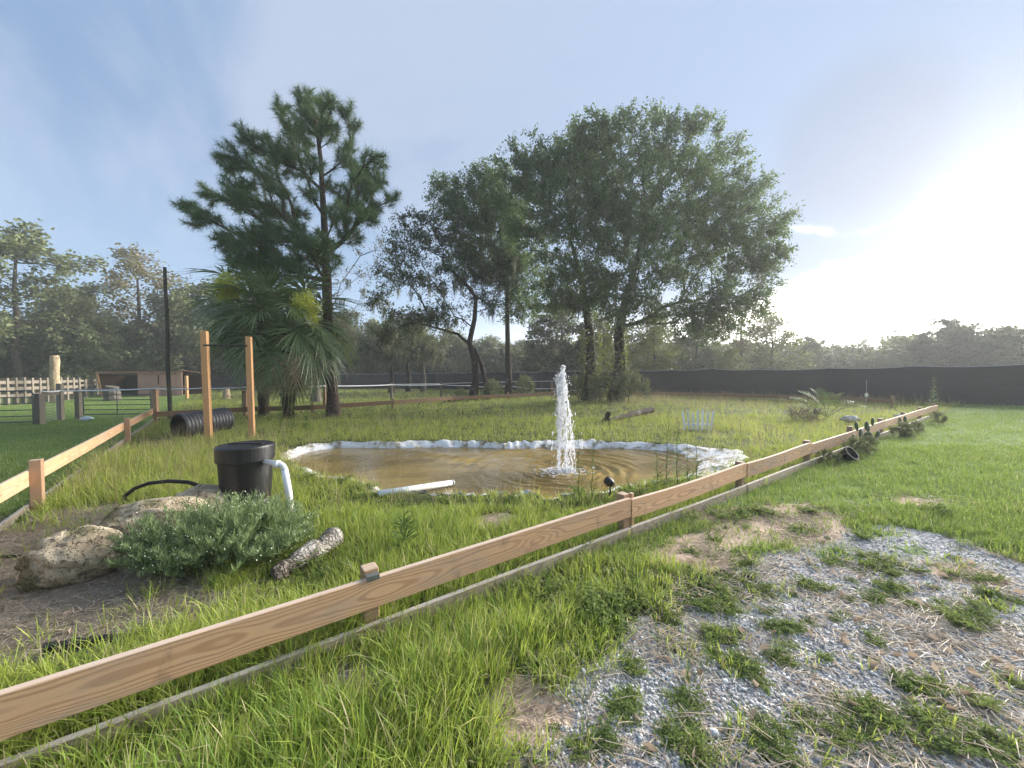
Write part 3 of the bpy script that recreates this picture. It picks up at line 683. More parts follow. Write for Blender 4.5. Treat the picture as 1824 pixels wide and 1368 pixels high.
for i in range(nv):
    mb = MB(); mb.box((xm + wv * (i + .5), yf, 1.08), (wv - .012, .03, 2.16)); part(mb, 'front_plank', 'shed_wood', sh, bevel=.004)
for i, (a, b_) in enumerate(((.12, .46), (.50, .88))):
    x0, x1 = xm + (xr - xm) * a, xm + (xr - xm) * b_
    dr = part(MB().box(((x0 + x1) / 2, yf - .035, 1.38), (x1 - x0, .03, 1.05)), 'door', 'shed_wood', sh, bevel=.005)
    part(MB().box(((x0 + x1) / 2, yf - .065, 1.86), (x1 - x0, .025, .06)), 'door_batten', 'post_wood', dr)
part(MB().box((xm + (xr - xm) * .48, yf - .07, 1.4), (.06, .03, .8)), 'door_gap_strip', 'shed_dark', sh)
board('skirt_board', (xm, yf - .04, .75), (xr + .2, yf - .04, .75), .09, .03, 'shed_wood', sh, 9)
# ------------------------------------------------------------------ stumps, bag, stake in the paddock
def stump(label, u, v, Y, r_, h, mat, seed):
    q = P(u, v, Y); rg = random.Random(seed); pts = []; rad = []
    for k in range(6): pts.append((q.x + .03 * rg.uniform(-1, 1), q.y, -.08 + (h + .08) * k / 5)); rad.append(r_ * (1.18 - .3 * k / 5) * rg.uniform(.93, 1.07))
    return tag(link('tree_stump', MB().tube(pts, rad, 11).mesh('tree_stump', mat)), label, 'stump', 'stumps in the paddock')
stump('broad grey stump in front of the dark shelter opening', 200, 700, 27, .42, 1.0, 'bark_grey', 1)
stump('small pale stump between the two orange timbers', 403, 700, 28, .22, .82, 'bark_tan', 2)
q = P(333, 700, 29); o = post('wooden_stake', (q.x, q.y, 0), 1.72, .16, 'orange_lumber', None); tag(o, 'pale wooden stake right of the shelter in front of the screen', 'stake')
def blob(name, c, size, mat, seed, n=3, amp=.3, freq=2.2):
    bm = bmesh.new(); bmesh.ops.create_icosphere(bm, subdivisions=n, radius=1.0)
    co = np.array([v.co[:] for v in bm.verts])
    k = (fbm(co[:, 0] * freq + seed * 3.1 + co[:, 2] * 1.7, co[:, 1] * freq + seed + co[:, 2] * 1.3, seed) - .5)
    k2 = (fbm(co[:, 0] * freq * 3 + seed + co[:, 2] * 4, co[:, 1] * freq * 3 + co[:, 2] * 3.3, seed + 5) - .5)
    co = co * (1 + amp * 2 * k + amp * .6 * k2)[:, None] * np.array(size)[None, :]
    for v, q in zip(bm.verts, co): v.co = q
    me = bpy.data.meshes.new(name); bm.to_mesh(me); bm.free()
    me.polygons.foreach_set('use_smooth', np.ones(len(me.polygons), bool)); me.materials.append(MATS[mat])
    return link(name, me, loc=c)
q = GG(155, 749); tag(blob('feed_sack', (q.x, q.y, .08), (.22, .12, .08), 'plastic_bag', 4, 3, .5), 'crumpled white sack lying at the foot of the thin tube gate', 'sack')
# ------------------------------------------------------------------ tall pole and orange timbers with a bar
q = P(301, 700, 14.6); up_ = P(301, 476, 14.6)
tp = thing('pole', 'tall thin dark pole rising beside the low fence corner', 'pole', (q.x, q.y, 0))
part(MB().tube([(q.x + .02 * math.sin(k * 1.3), q.y, -.3 + (up_.z + .3) * k / 9) for k in range(10)], [.075 - .0022 * k for k in range(10)], 9), 'shaft', 'pole_wood', tp, True)
part(MB().tube([(q.x + .1 * k, q.y + .9 * k, up_.z - .15 - .012 * k * (8 - k)) for k in range(0, 9)][:2] + [(q.x - 1.5 * k, q.y + 2 * k, up_.z - .14 - .02 * k * (10 - k)) for k in range(1, 11)], .008, 4), 'wire', 'wire_dark', tp)
tf = thing('timber_frame', 'two upright orange timbers joined by a thin dark bar', 'timber frame', GG(372, 783))
p1, p2 = GG(372, 783), GG(449, 778)
t1 = P(366, 590, p1.y); t2 = P(446, 599, p2.y)
post('timber', p1, t1.z, .135, 'orange_lumber', tf, .35, (0, -.012), .17, .3)
post('timber', p2, t2.z, .125, 'orange_lumber', tf, .35, (0, -.008), .16, .3)
part(MB().tube([(p1.x, p1.y - .09, t1.z - .36), (p2.x, p2.y - .1, t2.z - .26)], .022, 8), 'bar', 'wire_dark', tf)
# ------------------------------------------------------------------ corrugated culvert pipe
def corrugated(name, label, a, axis, L, r_):
    root = thing(name, label, 'pipe', a); d_ = Vector(axis).normalized(); pts = []; rad = []
    n_ = int(L / .022)
    for k in range(n_ + 1): pts.append(Vector(a) + d_ * (L * k / n_)); rad.append(r_ * (1 + (.035 if (k // 2) % 2 else -.012)))
    part(MB().tube(pts, rad, 28, False), 'ribbed_wall', 'pipe_plastic', root, True)
    part(MB().tube([Vector(a) + d_ * .005, Vector(a) + d_ * (L - .01)], r_ * .93, 28, False), 'inner_wall', 'black_plastic', root, True)
    ring = MB(); n_ = 28; u_ = Vector((0, 0, 1)); u_ = (u_ - d_ * u_.dot(d_)).normalized(); w_ = d_.cross(u_); vs = []
    for k in range(n_):
        e_ = u_ * math.cos(2 * math.pi * k / n_) + w_ * math.sin(2 * math.pi * k / n_); vs += [Vector(a) + e_ * r_ * 1.02, Vector(a) + e_ * r_ * .92]
    ring.add(vs, [(2 * k, 2 * ((k + 1) % n_), 2 * ((k + 1) % n_) + 1, 2 * k + 1) for k in range(n_)]); part(ring, 'rim', 'pipe_plastic', root)
c0 = P(318, 765, 10.1); corrugated('culvert_pipe', 'short black corrugated pipe lying in tall grass behind the orange timbers', (c0.x, c0.y, .30), (.30, .95, .05), 1.25, .33)
# ------------------------------------------------------------------ black bin with PVC overflow
bq = P(440, 900, 4.55); bx_, by_ = bq.x, bq.y
bn = thing('filter_barrel', 'tall black plastic barrel with a wide lid beside the boulders', 'barrel', (bx_, by_, 0))
part(MB().lathe((bx_, by_, 0), [(.225, -.06), (.232, .0), (.262, .30), (.276, .58), (.280, .61)], 48), 'body', 'black_plastic', bn, True)
for z in (.10,): part(MB().lathe((bx_, by_, 0), [(.240, z), (.250, z + .01), (.250, z + .03), (.244, z + .04)], 48), 'rib', 'black_plastic', bn, True)
ld = part(MB().lathe((bx_, by_, 0), [(.27, .605), (.293, .61), (.298, .62), (.302, .772), (.296, .786), (.275, .795), (.265, .788), (.0, .80)], 48), 'lid', 'black_plastic', bn, False)
part(MB().box((bx_, by_, .80), (.40, .02, .012)), 'lid_ridge', 'black_plastic', ld)
px0 = P(495, 828, 4.4); px1 = P(515, 922, 4.38)
pv = thing('pvc_pipe', 'white elbow pipe coming out of the black barrel down to the ground', 'pipe', (px1.x, px1.y, 0))
zt_ = .60
e0 = Vector((bx_ + .25, by_ - .06, zt_)); e1 = Vector((px1.x - .045, px1.y, zt_ - .01))
arc = [e0, e1 - Vector((.06, 0, 0))] + [Vector((e1.x - .06 + .065 * math.sin(R(a)), e1.y, zt_ - .075 + .065 * math.cos(R(a)))) for a in (0, 22, 45, 68, 90)]
part(MB().tube(arc, .032, 16), 'elbow', 'pvc', pv, True)
part(MB().tube([arc[-1], Vector((px1.x, px1.y, .28)), Vector((px1.x + .03, px1.y, -.05))], .037, 18), 'downpipe', 'pvc', pv, True)
part(MB().tube([e1 - Vector((.10, 0, 0)), e1 - Vector((.055, 0, 0))], .046, 16), 'collar', 'pvc', pv, True)
# ------------------------------------------------------------------ boulders, hose, logs
q = P(128, 995, 3.05); o = blob('boulder', (q.x, q.y, .12), (.31, .26, .23), 'boulder', 2, 5, .22); o.rotation_euler = (0, -.1, .4); tag(o, 'blunt boulder with a dark algae stain, closest to the board fence', 'boulder', 'boulders in a row')
q = P(268, 915, 3.75); o = blob('boulder', (q.x, q.y, q.z - .06), (.46, .23, .20), 'boulder', 6, 5, .17); o.rotation_euler = (0, -.10, .55); tag(o, 'long tan boulder lying between two others', 'boulder', 'boulders in a row')
q = P(357, 896, 4.3); o = blob('boulder', (q.x, q.y, q.z - .03), (.32, .28, .22), 'boulder', 9, 5, .2); o.rotation_euler = (0, 0, .2); tag(o, 'grey pitted boulder touching the black barrel', 'boulder', 'boulders in a row')
h0 = P(215, 895, 4.6); hp = [(h0.x, h0.y, .05)]
for u, v in ((222, 884), (240, 870), (265, 861), (300, 857), (335, 859), (352, 864)): hp.append(P(u, v, 4.5))
tag(link('hose', MB().tube(hp, .022, 8).mesh('hose', 'black_rubber', True)), 'black hose arching behind the long boulder', 'hose')
def log(name, label, a, b_, r0_, r1_, mat, seed, cat='log', n=14):
    a = Vector(a); b_ = Vector(b_); rg = random.Random(seed); pts = []; rad = []
    for k in range(n): u = k / (n - 1); pts.append(a.lerp(b_, u) + Vector((rg.uniform(-1, 1), rg.uniform(-1, 1), rg.uniform(-.6, .6))) * r0_ * .18); rad.append((r0_ + (r1_ - r0_) * u) * rg.uniform(.82, 1.15))
    me = MB().tube(pts, rad, 12).mesh(name, mat)
    return tag(link(name, me), label, cat)
a, b_ = GG(488, 1032), GG(600, 975); log('driftwood_log', 'rotting pale log in the grass behind the near board fence', a + Vector((0, 0, .04)), b_ + Vector((0, 0, .12)), .065, .095, 'bark_log', 3)
a, b_ = GG(1100, 752), GG(1146, 742); log('driftwood_log', 'weathered fallen limb on bare soil right of the oak trunks', a + Vector((-.3, 0, .08)), b_ + Vector((.3, 0, .25)), .07, .12, 'bark_log', 5)
a = GG(1076, 752); log('dark_stub', 'short dark stub of wood sticking out of the grass behind the fountain', a, a + Vector((.18, 0, .34)), .09, .07, 'bark_oak', 8, 'stub', 7)
a, b_ = P(84, 1172, 2.15), P(205, 1130, 2.25); log('dark_branch', 'blackened branch lying on the dirt behind the near rail', (a.x, a.y, .05), (b_.x, b_.y, .05), .035, .022, 'black_rubber', 9, 'branch')
a, b_ = GG(0, 1000), GG(42, 996); log('dark_stick', 'purplish stick on the bare dirt at the picture edge', (a.x - .15, a.y, .03), (b_.x, b_.y, .03), .018, .012, 'bark_oak', 12, 'stick', 8)
a, b_ = GG(800, 716), GG(850, 712); log('brush_log', 'dark heap of fallen branch against the back fence by the leaning oak', a + Vector((0, -.3, .12)), b_ + Vector((0, -.3, .22)), .10, .16, 'bark_oak', 14)
# ------------------------------------------------------------------ pond gear
a, b_ = P(675, 893, 4.95), P(806, 853, 5.85)
a.z = .06; b_.z = -.06
fp = thing('pvc_pipe', 'white pipe reaching from the grassy bank into the pond', 'pipe', a)
part(MB().tube([a, a.lerp(b_, .5), b_], .042, 16), 'tube', 'pvc', fp, True)
part(MB().tube([b_ - (b_ - a).normalized() * .02, b_ + (b_ - a).normalized() * .012], .046, 16), 'end_cap', 'galvanized', fp, True)
q = GG(1087, 884); 
sp = thing('spotlight', 'small black spotlight on a spike at the water edge', 'spotlight', q)
part(MB().tube([q + Vector((0, 0, -.06)), q + Vector((0, 0, .13))], .012, 8), 'spike', 'black_plastic', sp, True)
mb = MB(); dd = Vector((-.5, .8, .2)).normalized(); cc = q + Vector((0, 0, .17))
mb.tube([cc - dd * .06, cc - dd * .02, cc + dd * .03, cc + dd * .06], [.022, .045, .056, .060], 16); part(mb, 'housing', 'black_plastic', sp, True)
part(MB().tube([q + Vector((-.055, 0, .15)), q + Vector((-.05, 0, .12)), q + Vector((.05, 0, .12)), q + Vector((.055, 0, .15))], .007, 6), 'yoke', 'black_plastic', sp)
# fountain: core column, falling ropes, droplets
fj = thing('fountain_jet', 'white water jet shooting up from the middle of the pond', 'fountain', FO)
rg = random.Random(77); HT = 1.78
mb = MB(); pts = []; rad = []
for k in range(46):
    u = k / 45; pts.append(FO + Vector((.05 * u + .012 * math.sin(k * 1.7), .012 * math.cos(k * 2.3), u * (HT - .05) - .02)))
    rad.append((.022 + .052 * u ** 1.6) * (1 + .28 * math.sin(k * 2.1) * rg.uniform(.3, 1)) * (1 if k < 43 else .75 - .2 * (k - 43)))
mb.tube(pts, rad, 12); part(mb, 'core', 'jet_water', fj, True)
def rope(x0, z0, vx, vy, vz, r0_, n=26, tmax=None, zend=0.0):
    pts = []; rad = []; T = (vz + math.sqrt(vz * vz + 2 * 9.8 * max(.02, z0 - zend))) / 9.8
    if tmax: T = min(T, tmax)
    for k in range(n):
        t_ = T * k / (n - 1)
        pts.append(FO + Vector((x0 + vx * t_ + .018 * rg.uniform(-1, 1), vy * t_ + .018 * rg.uniform(-1, 1), z0 + vz * t_ - 4.9 * t_ * t_)))
        rad.append(r0_ * rg.uniform(.55, 1.3) * (1 - .45 * k / n))
    return pts, rad
for (x0, z0, vx, vy, vz, r_, tm) in ((.08, 1.55, .10, .0, 2.4, .036, .42), (.10, 1.5, .40, .05, .4, .020, None), (.03, 1.62, -.06, .05, .6, .022, None), (.10, 1.35, .58, -.1, .2, .013, None), (.02, 1.72, -.5, 0, .3, .014, .16), (.05, 1.6, .22, -.2, .5, .018, None), (.03, 1.5, -.20, -.1, .3, .012, None), (.08, 1.45, .30, .25, .5, .014, None)):
    p_, r2 = rope(x0, z0, vx * .62, vy * .6, vz, r_, tmax=tm); part(MB().tube(p_, r2, 7), 'water_strand', 'jet_water', fj, True)
bmd = bmesh.new(); bmesh.ops.create_icosphere(bmd, subdivisions=1, radius=1.0)
iv = np.array([v.co[:] for v in bmd.verts]); ifc = np.array([[v.index for v in f.verts] for f in bmd.faces]); bmd.free()
nr_ = np.random.default_rng(5); N = 1700
z_ = nr_.uniform(0, 1.0, N) ** .8 * 1.7; sp_ = .06 + .10 * (1 - z_ / 1.8) + .07 * nr_.random(N) ** 3
cx_ = FO.x + .05 + nr_.normal(0, 1, N) * sp_ * .55 + .10 * (1 - z_ / 1.8); cy_ = FO.y + nr_.normal(0, 1, N) * sp_ * .55
rd = nr_.gamma(2.0, .0020, N) + .0015; rd[:60] *= 1.7
sc_ = np.c_[rd, rd, rd * nr_.uniform(1, 4.5, N)]
V = (iv[None] * sc_[:, None, :] + np.c_[cx_, cy_, WZ + z_][:, None, :]).reshape(-1, 3); F = (ifc[None] + (np.arange(N) * len(iv))[:, None, None]).reshape(-1, 3)
o = link('spray', mesh_np('spray', V, F, 'jet_water', True), fj); o['kind'] = 'stuff'
N = 420; a_ = nr_.uniform(0, 6.28, N); r_ = np.abs(nr_.normal(0, .22, N)); V0 = np.c_[FO.x + .10 + r_ * np.cos(a_) * 1.2, FO.y + r_ * np.sin(a_), np.full(N, WZ + .006)]
rd = nr_.uniform(.006, .022, N); sc_ = np.c_[rd * 1.6, rd * 1.6, rd * .4]
V = (iv[None] * sc_[:, None, :] + V0[:, None, :]).reshape(-1, 3); F = (ifc[None] + (np.arange(N) * len(iv))[:, None, None]).reshape(-1, 3)
o = link('foam', mesh_np('foam', V, F, 'jet_water', True), fj); o['kind'] = 'stuff'
# ------------------------------------------------------------------ picket panel behind the pond
q = GG(1243, 766); pk = thing('picket_panel', 'little white picket panel standing alone in the far grass', 'picket fence', q)
for k in range(7):
    x0 = q.x - .36 + .12 * k; hgt = .56 + .03 * math.sin(k * 2.1); w_ = .058; ln = (k - 3) * .022
    vs = []
    for y0 in (-.011, .011):
        vs += [(x0 - w_ / 2, q.y + y0, q.z - .05), (x0 + w_ / 2, q.y + y0, q.z - .05), (x0 + w_ / 2 + ln, q.y + y0, q.z + hgt - .06), (x0 + ln, q.y + y0, q.z + hgt), (x0 - w_ / 2 + ln, q.y + y0, q.z + hgt - .06)]
    part(MB().add(vs, [(0, 1, 2, 3, 4), (9, 8, 7, 6, 5), (0, 5, 6, 1), (1, 6, 7, 2), (2, 7, 8, 3), (3, 8, 9, 4), (4, 9, 5, 0)]), 'picket', 'picket_white', pk)
for z in (.16,): part(MB().box((q.x, q.y + .028, q.z + z), (.74, .03, .05)), 'cross_rail', 'picket_white', pk)
# ------------------------------------------------------------------ planting along the far end of the near fence
def cactus(label, base, pads, seed):
    root = thing('prickly_pear', label, 'cactus', base, 'prickly pears by the fence'); rg = random.Random(seed)
    for (x0, z0, w_, h_, tilt, yaw) in pads:
        bm = bmesh.new(); bmesh.ops.create_icosphere(bm, subdivisions=2, radius=1.0)
        for v in bm.verts:
            k = 1 + .25 * v.co.z; v.co = (v.co.x * w_ / 2 * k, v.co.y * .022, v.co.z * h_ / 2)
        me = bpy.data.meshes.new('pad'); bm.to_mesh(me); bm.free(); me.polygons.foreach_set('use_smooth', np.ones(len(me.polygons), bool)); me.materials.append(MATS['cactus_pad'])
        m = Matrix.Translation(Vector(base) + Vector((x0, rg.uniform(-.05, .05), z0))) @ Euler((0, tilt, yaw)).to_matrix().to_4x4()
        link('pad', me, root, mw=m)
b0 = P(1532, 790, 7.6); cactus('tall dark prickly pear in front of the far fence rail', (b0.x, b0.y, 0), [(0, .12, .17, .28, .1, .2), (.05, .32, .18, .28, -.1, .5), (-.05, .50, .10, .20, -.25, .3), (.10, .52, .10, .18, .2, .2), (.14, .28, .16, .25, .5, -.2), (-.14, .26, .14, .22, -.5, .6)], 1)
b0 = P(1548, 780, 8.2); cactus('slender prickly pear with upright pads right of the tall one', (b0.x, b0.y, 0), [(0, .12, .12, .26, .0, .2), (.02, .34, .11, .24, -.05, .4), (.03, .52, .10, .18, .1, .3), (.14, .24, .10, .18, .5, .1)], 2)
b0 = P(1608, 770, 10.2); cactus('small prickly pear near the end of the rail', (b0.x, b0.y, 0), [(0, .12, .16, .24, .1, .1), (.06, .30, .13, .20, -.1, .3), (-.10, .28, .12, .18, -.4, .2)], 3)
def pot(label, u, v, r_, h_, tip=0.0):
    q = G(u, v); mb = MB().lathe((0, 0, 0), [(.0, .006), (r_ * .72, .0), (r_ * .95, h_ * .86), (r_ * 1.06, h_ * .87), (r_ * 1.06, h_), (r_ * .94, h_), (r_ * .90, h_ * .75), (0, h_ * .72)], 24)
    o = link('plant_pot', mb.mesh('plant_pot', 'black_rubber', False), loc=(q.x, q.y, gz1(q.x, q.y) + abs(tip) * r_ * .6)); o.rotation_euler = (tip, 0, .4)
    tag(o, label, 'plant pot', 'nursery pots along the fence')
pot('black nursery pot tipped over below the fence post', 1500, 822, .12, .19, .9)
pot('black nursery pot standing near the end of the rail', 1612, 778, .13, .20)
q = GG(1515, 756); o = blob('pale_rock', (q.x, q.y, .16), (.26, .16, .10), 'pale_stone', 12, 4, .5); tag(o, 'flat pale rock in tall grass behind the fence', 'rock')
q = GG(1776, 745); o = blob('pale_rock', (q.x - 3, q.y + .1, .05), (.28, .2, .12), 'pale_stone', 15, 3, .3); tag(o, 'small pale stone on the lawn beyond the fence end', 'rock')
q = P(1543, 712, 14.5); sl = thing('garden_light', 'cream garden light on a thin rod before the screen', 'garden light', (q.x, q.y, 0))
part(MB().tube([(q.x, q.y, -.05), (q.x, q.y, 1.28)], .012, 6), 'rod', 'galvanized', sl)
part(MB().lathe((q.x, q.y, .62), [(0, 0), (.05, .01), (.055, .10), (.02, .16), (0, .16)], 12), 'lamp', 'lamp_cream', sl, True)
# brush heap
q = GG(1432, 752); mb = MB(); rg = random.Random(4)
for k in range(170):
    a0 = rg.uniform(0, 6.28); r_ = .5 * rg.random() ** .5; b0 = Vector((q.x + r_ * math.cos(a0), q.y + r_ * .6 * math.sin(a0), rg.uniform(0, .35)))
    d_ = Vector((rg.gauss(0, 1), rg.gauss(0, 1), rg.uniform(-.1, 1.0))).normalized() * rg.uniform(.15, .45); mb.tube([b0, b0 + d_ * .5 + Vector((0, 0, .03)), b0 + d_], [.010, .007, .003], 3, False)
tag(link('brush_heap', mb.mesh('brush_heap', 'dead_brush')), 'heap of dry brown brush in the far grass', 'brush heap')
# ------------------------------------------------------------------ trees
def leaf_quads(p, ax, L, wd, rng, droop=.0):
    n = len(p); ax = ax / (np.linalg.norm(ax, axis=1, keepdims=True) + 1e-9)
    rv = rng.normal(size=(n, 3)); rv[:, 2] *= .45
    b_ = np.cross(ax, np.cross(rv, ax)); b_ /= (np.linalg.norm(b_, axis=1, keepdims=True) + 1e-9)
    L = (L * rng.uniform(.65, 1.3, n))[:, None]; wd = L * wd
    dz = np.zeros((n, 3)); dz[:, 2] = -droop * L[:, 0]
    V = np.stack([p, p + ax * L * .5 + b_ * wd, p + ax * L + dz, p + ax * L * .5 - b_ * wd], 1).reshape(-1, 3)
    return V, np.arange(4 * n).reshape(-1, 4)
def skeleton(trunk, att, bf=.35, start=0.4):
    """trunk: list of points; att: attractors. Returns node positions, parents, trunk count"""
    P_ = [np.array(trunk[0], float)]; par = [-1]; sec = [0.0]
    for a, b_ in zip(trunk[:-1], trunk[1:]):
        a = np.array(a, float); b_ = np.array(b_, float); k = max(1, int(np.linalg.norm(b_ - a) / .45))
        for j in range(1, k + 1):
            par.append(len(P_) - 1); q = a + (b_ - a) * j / k; sec.append(sec[-1] + np.linalg.norm(q - P_[-1])); P_.append(q)
    nt_ = len(P_); att = np.asarray(att); n = len(att)
    best = np.full(n, 1e9); bp = np.zeros(n, int); s0 = sec[-1] * start
    for j in range(nt_):
        if sec[j] < s0 and j < nt_ - 1: continue
        c_ = np.linalg.norm(att - P_[j], axis=1) + bf * sec[j]; m = c_ < best; best[m] = c_[m]; bp[m] = j
    done = np.zeros(n, bool)
    for _ in range(n):
        i = int(np.argmin(np.where(done, 1e9, best))); done[i] = True
        j = len(P_); par.append(int(bp[i])); L = np.linalg.norm(att[i] - P_[bp[i]]); sec.append(sec[bp[i]] + L); P_.append(att[i].copy())
        c_ = np.linalg.norm(att - att[i], axis=1) + bf * sec[j]; m = (c_ < best) & ~done; best[m] = c_[m]; bp[m] = j
    return np.array(P_), np.array(par), nt_
def tree_mesh(trunk, att, tip_r=.012, base_r=.2, bf=.35, start=.4, pexp=2.3, smooth_it=2, flare=1.35, rng=None, min_r=0.0):
    N, par, nt_ = skeleton(trunk, att, bf, start); n = len(N)
    ch = [[] for _ in range(n)]
    for i in range(1, n): ch[par[i]].append(i)
    for _ in range(smooth_it):
        M = N.copy()
        for i in range(nt_, n):
            if ch[i]: M[i] = .5 * N[i] + .25 * N[par[i]] + .25 * np.mean(N[ch[i]], 0)
        N = M
    r = np.zeros(n); order = np.arange(n)[::-1]
    for i in order:
        r[i] = (sum(r[c] ** pexp for c in ch[i])) ** (1 / pexp) if ch[i] else tip_r
    # trunk radius tapers from base_r to what the crown carries
    zl = np.linspace(0, 1, nt_)
    r[:nt_] = np.maximum(np.minimum(r[:nt_], base_r), base_r * (1 - .72 * zl)) ; r[0] *= flare; r[1] *= (1 + flare) / 2 if nt_ > 3 else 1
    lim = base_r * .62; r[nt_:] = np.minimum(r[nt_:], lim)
    mb = MB(); st = [(0, -1)]
    rg = random.Random(3)
    while st:
        s, p0 = st.pop(); chain = ([p0] if p0 >= 0 else []) + [s]; k = s
        while ch[k]:
            nx = (k + 1) if k + 1 < nt_ else max(ch[k], key=lambda c: r[c])
            for c in ch[k]:
                if c != nx: st.append((c, k))
            chain.append(nx); k = nx
        if len(chain) < 2: continue
        rad = [r[q] for q in chain]
        if p0 >= 0: rad[0] = min(rad[0], rad[1] * 1.15)
        rad = [max(q, min_r) for q in rad]; rad[-1] *= .5
        mb.tube([N[q] for q in chain], rad, 10 if rad[0] > .08 else (6 if rad[0] > .03 else 4), False)
    return mb, N, par, nt_, ch, r
def sample_crown(ells, dens, rng, shell=.45, mind=.0):
    out = []
    for (c, rd) in ells:
        k = max(4, int(dens * (rd[0] * rd[1] * rd[2]) ** (2 / 3) * 5.0))
        u = rng.normal(size=(k, 3)); u /= np.linalg.norm(u, axis=1, keepdims=True)
        out.append(np.array(c) + u * (rng.random((k, 1)) ** shell) * np.array(rd))
    A = np.concatenate(out)
    if mind:
        keep = []; 
        for q in A:
            if all((q - A[j]) @ (q - A[j]) > mind * mind for j in keep): keep.append(len(keep)) if False else None
    return A
def foliage(att, center, rng, twigs=7, tl=(.45, .9), per=11, leaf=.10, lw=.28, up=.25, spread=.07, twig_r=.006):
    n = len(att); o_ = att - center; o_ /= (np.linalg.norm(o_, axis=1, keepdims=True) + 1e-9)
    d_ = rng.normal(size=(n, twigs, 3)) * .8 + o_[:, None, :] * .75; d_[..., 2] += up
    d_ /= np.linalg.norm(d_, axis=2, keepdims=True); L = rng.uniform(*tl, (n, twigs, 1))
    s = np.broadcast_to(att[:, None, :], d_.shape).reshape(-1, 3); d_ = (d_ * L).reshape(-1, 3)
    m = len(s); t_ = rng.uniform(.18, 1.0, (m, per, 1))
    p = s[:, None, :] + d_[:, None, :] * t_ + rng.normal(size=(m, per, 3)) * spread; p[..., 2] -= .06 * t_[..., 0] ** 2
    ax = d_[:, None, :] / (np.linalg.norm(d_, axis=1)[:, None, None] + 1e-9) * .6 + rng.normal(size=(m, per, 3)) * .7
    V, F = leaf_quads(p.reshape(-1, 3), ax.reshape(-1, 3), leaf, lw, rng)
    # thin twigs
    a1 = np.cross(d_, rng.normal(size=d_.shape)); a1 /= (np.linalg.norm(a1, axis=1, keepdims=True) + 1e-9); a2 = np.cross(d_, a1); a2 /= (np.linalg.norm(a2, axis=1, keepdims=True) + 1e-9)
    TV = np.stack([s + a1 * twig_r, s - a1 * twig_r * .5 + a2 * twig_r, s - a1 * twig_r * .5 - a2 * twig_r, s + d_], 1).reshape(-1, 3)
    b0 = np.arange(m)[:, None] * 4; TF = (b0[:, None, :] + np.array([[0, 1, 3], [1, 2, 3], [2, 0, 3]])[None]).reshape(-1, 3)
    return V, F, TV, TF
def hanging_moss(att, rng, n=120, L=(.4, 1.4), w=.05):
    s = att[rng.integers(0, len(att), n)] + rng.normal(size=(n, 3)) * np.array([.25, .25, .05]); V = []; F = []
    K = 26
    l_ = rng.uniform(*L, (n, 1)) * rng.uniform(.4, 1, (n, K)); off = rng.normal(size=(n, K, 2)) * w * 2.2
    top = np.concatenate([s[:, None, :2] + off, np.broadcast_to(s[:, None, 2:3], (n, K, 1))], 2)
    bot = top.copy(); bot[..., 2] -= l_; bot[..., :2] += rng.normal(size=(n, K, 2)) * w - off * .6
    mid = (top + bot) / 2; mid[..., :2] += rng.normal(size=(n, K, 2)) * w * .5
    wd = rng.uniform(.006, .016, (n, K, 1)); sd = np.zeros((n, K, 3)); a = rng.uniform(0, 6.28, (n, K)); sd[..., 0] = np.cos(a); sd[..., 1] = np.sin(a)
    V = np.stack([top - sd * wd, top + sd * wd, mid + sd * wd, mid - sd * wd, bot], 2).reshape(-1, 3)
    b0 = np.arange(n * K) * 5
    return V, [np.stack([b0, b0 + 1, b0 + 2, b0 + 3], 1), np.stack([b0 + 3, b0 + 2, b0 + 4], 1)]
def px_ells(lst, Y, base, dk=.85):
    out = []
    for e in lst:
        u, v, ru, rv = e[:4]; dy = e[4] if len(e) > 4 else 0.0; c = P(u, v, Y + dy) - base
        k = (Y + dy) / F_PX; out.append(((c.x, c.y, c.z), (ru * k, (ru + rv) / 2 * k * dk, rv * k)))
    return out
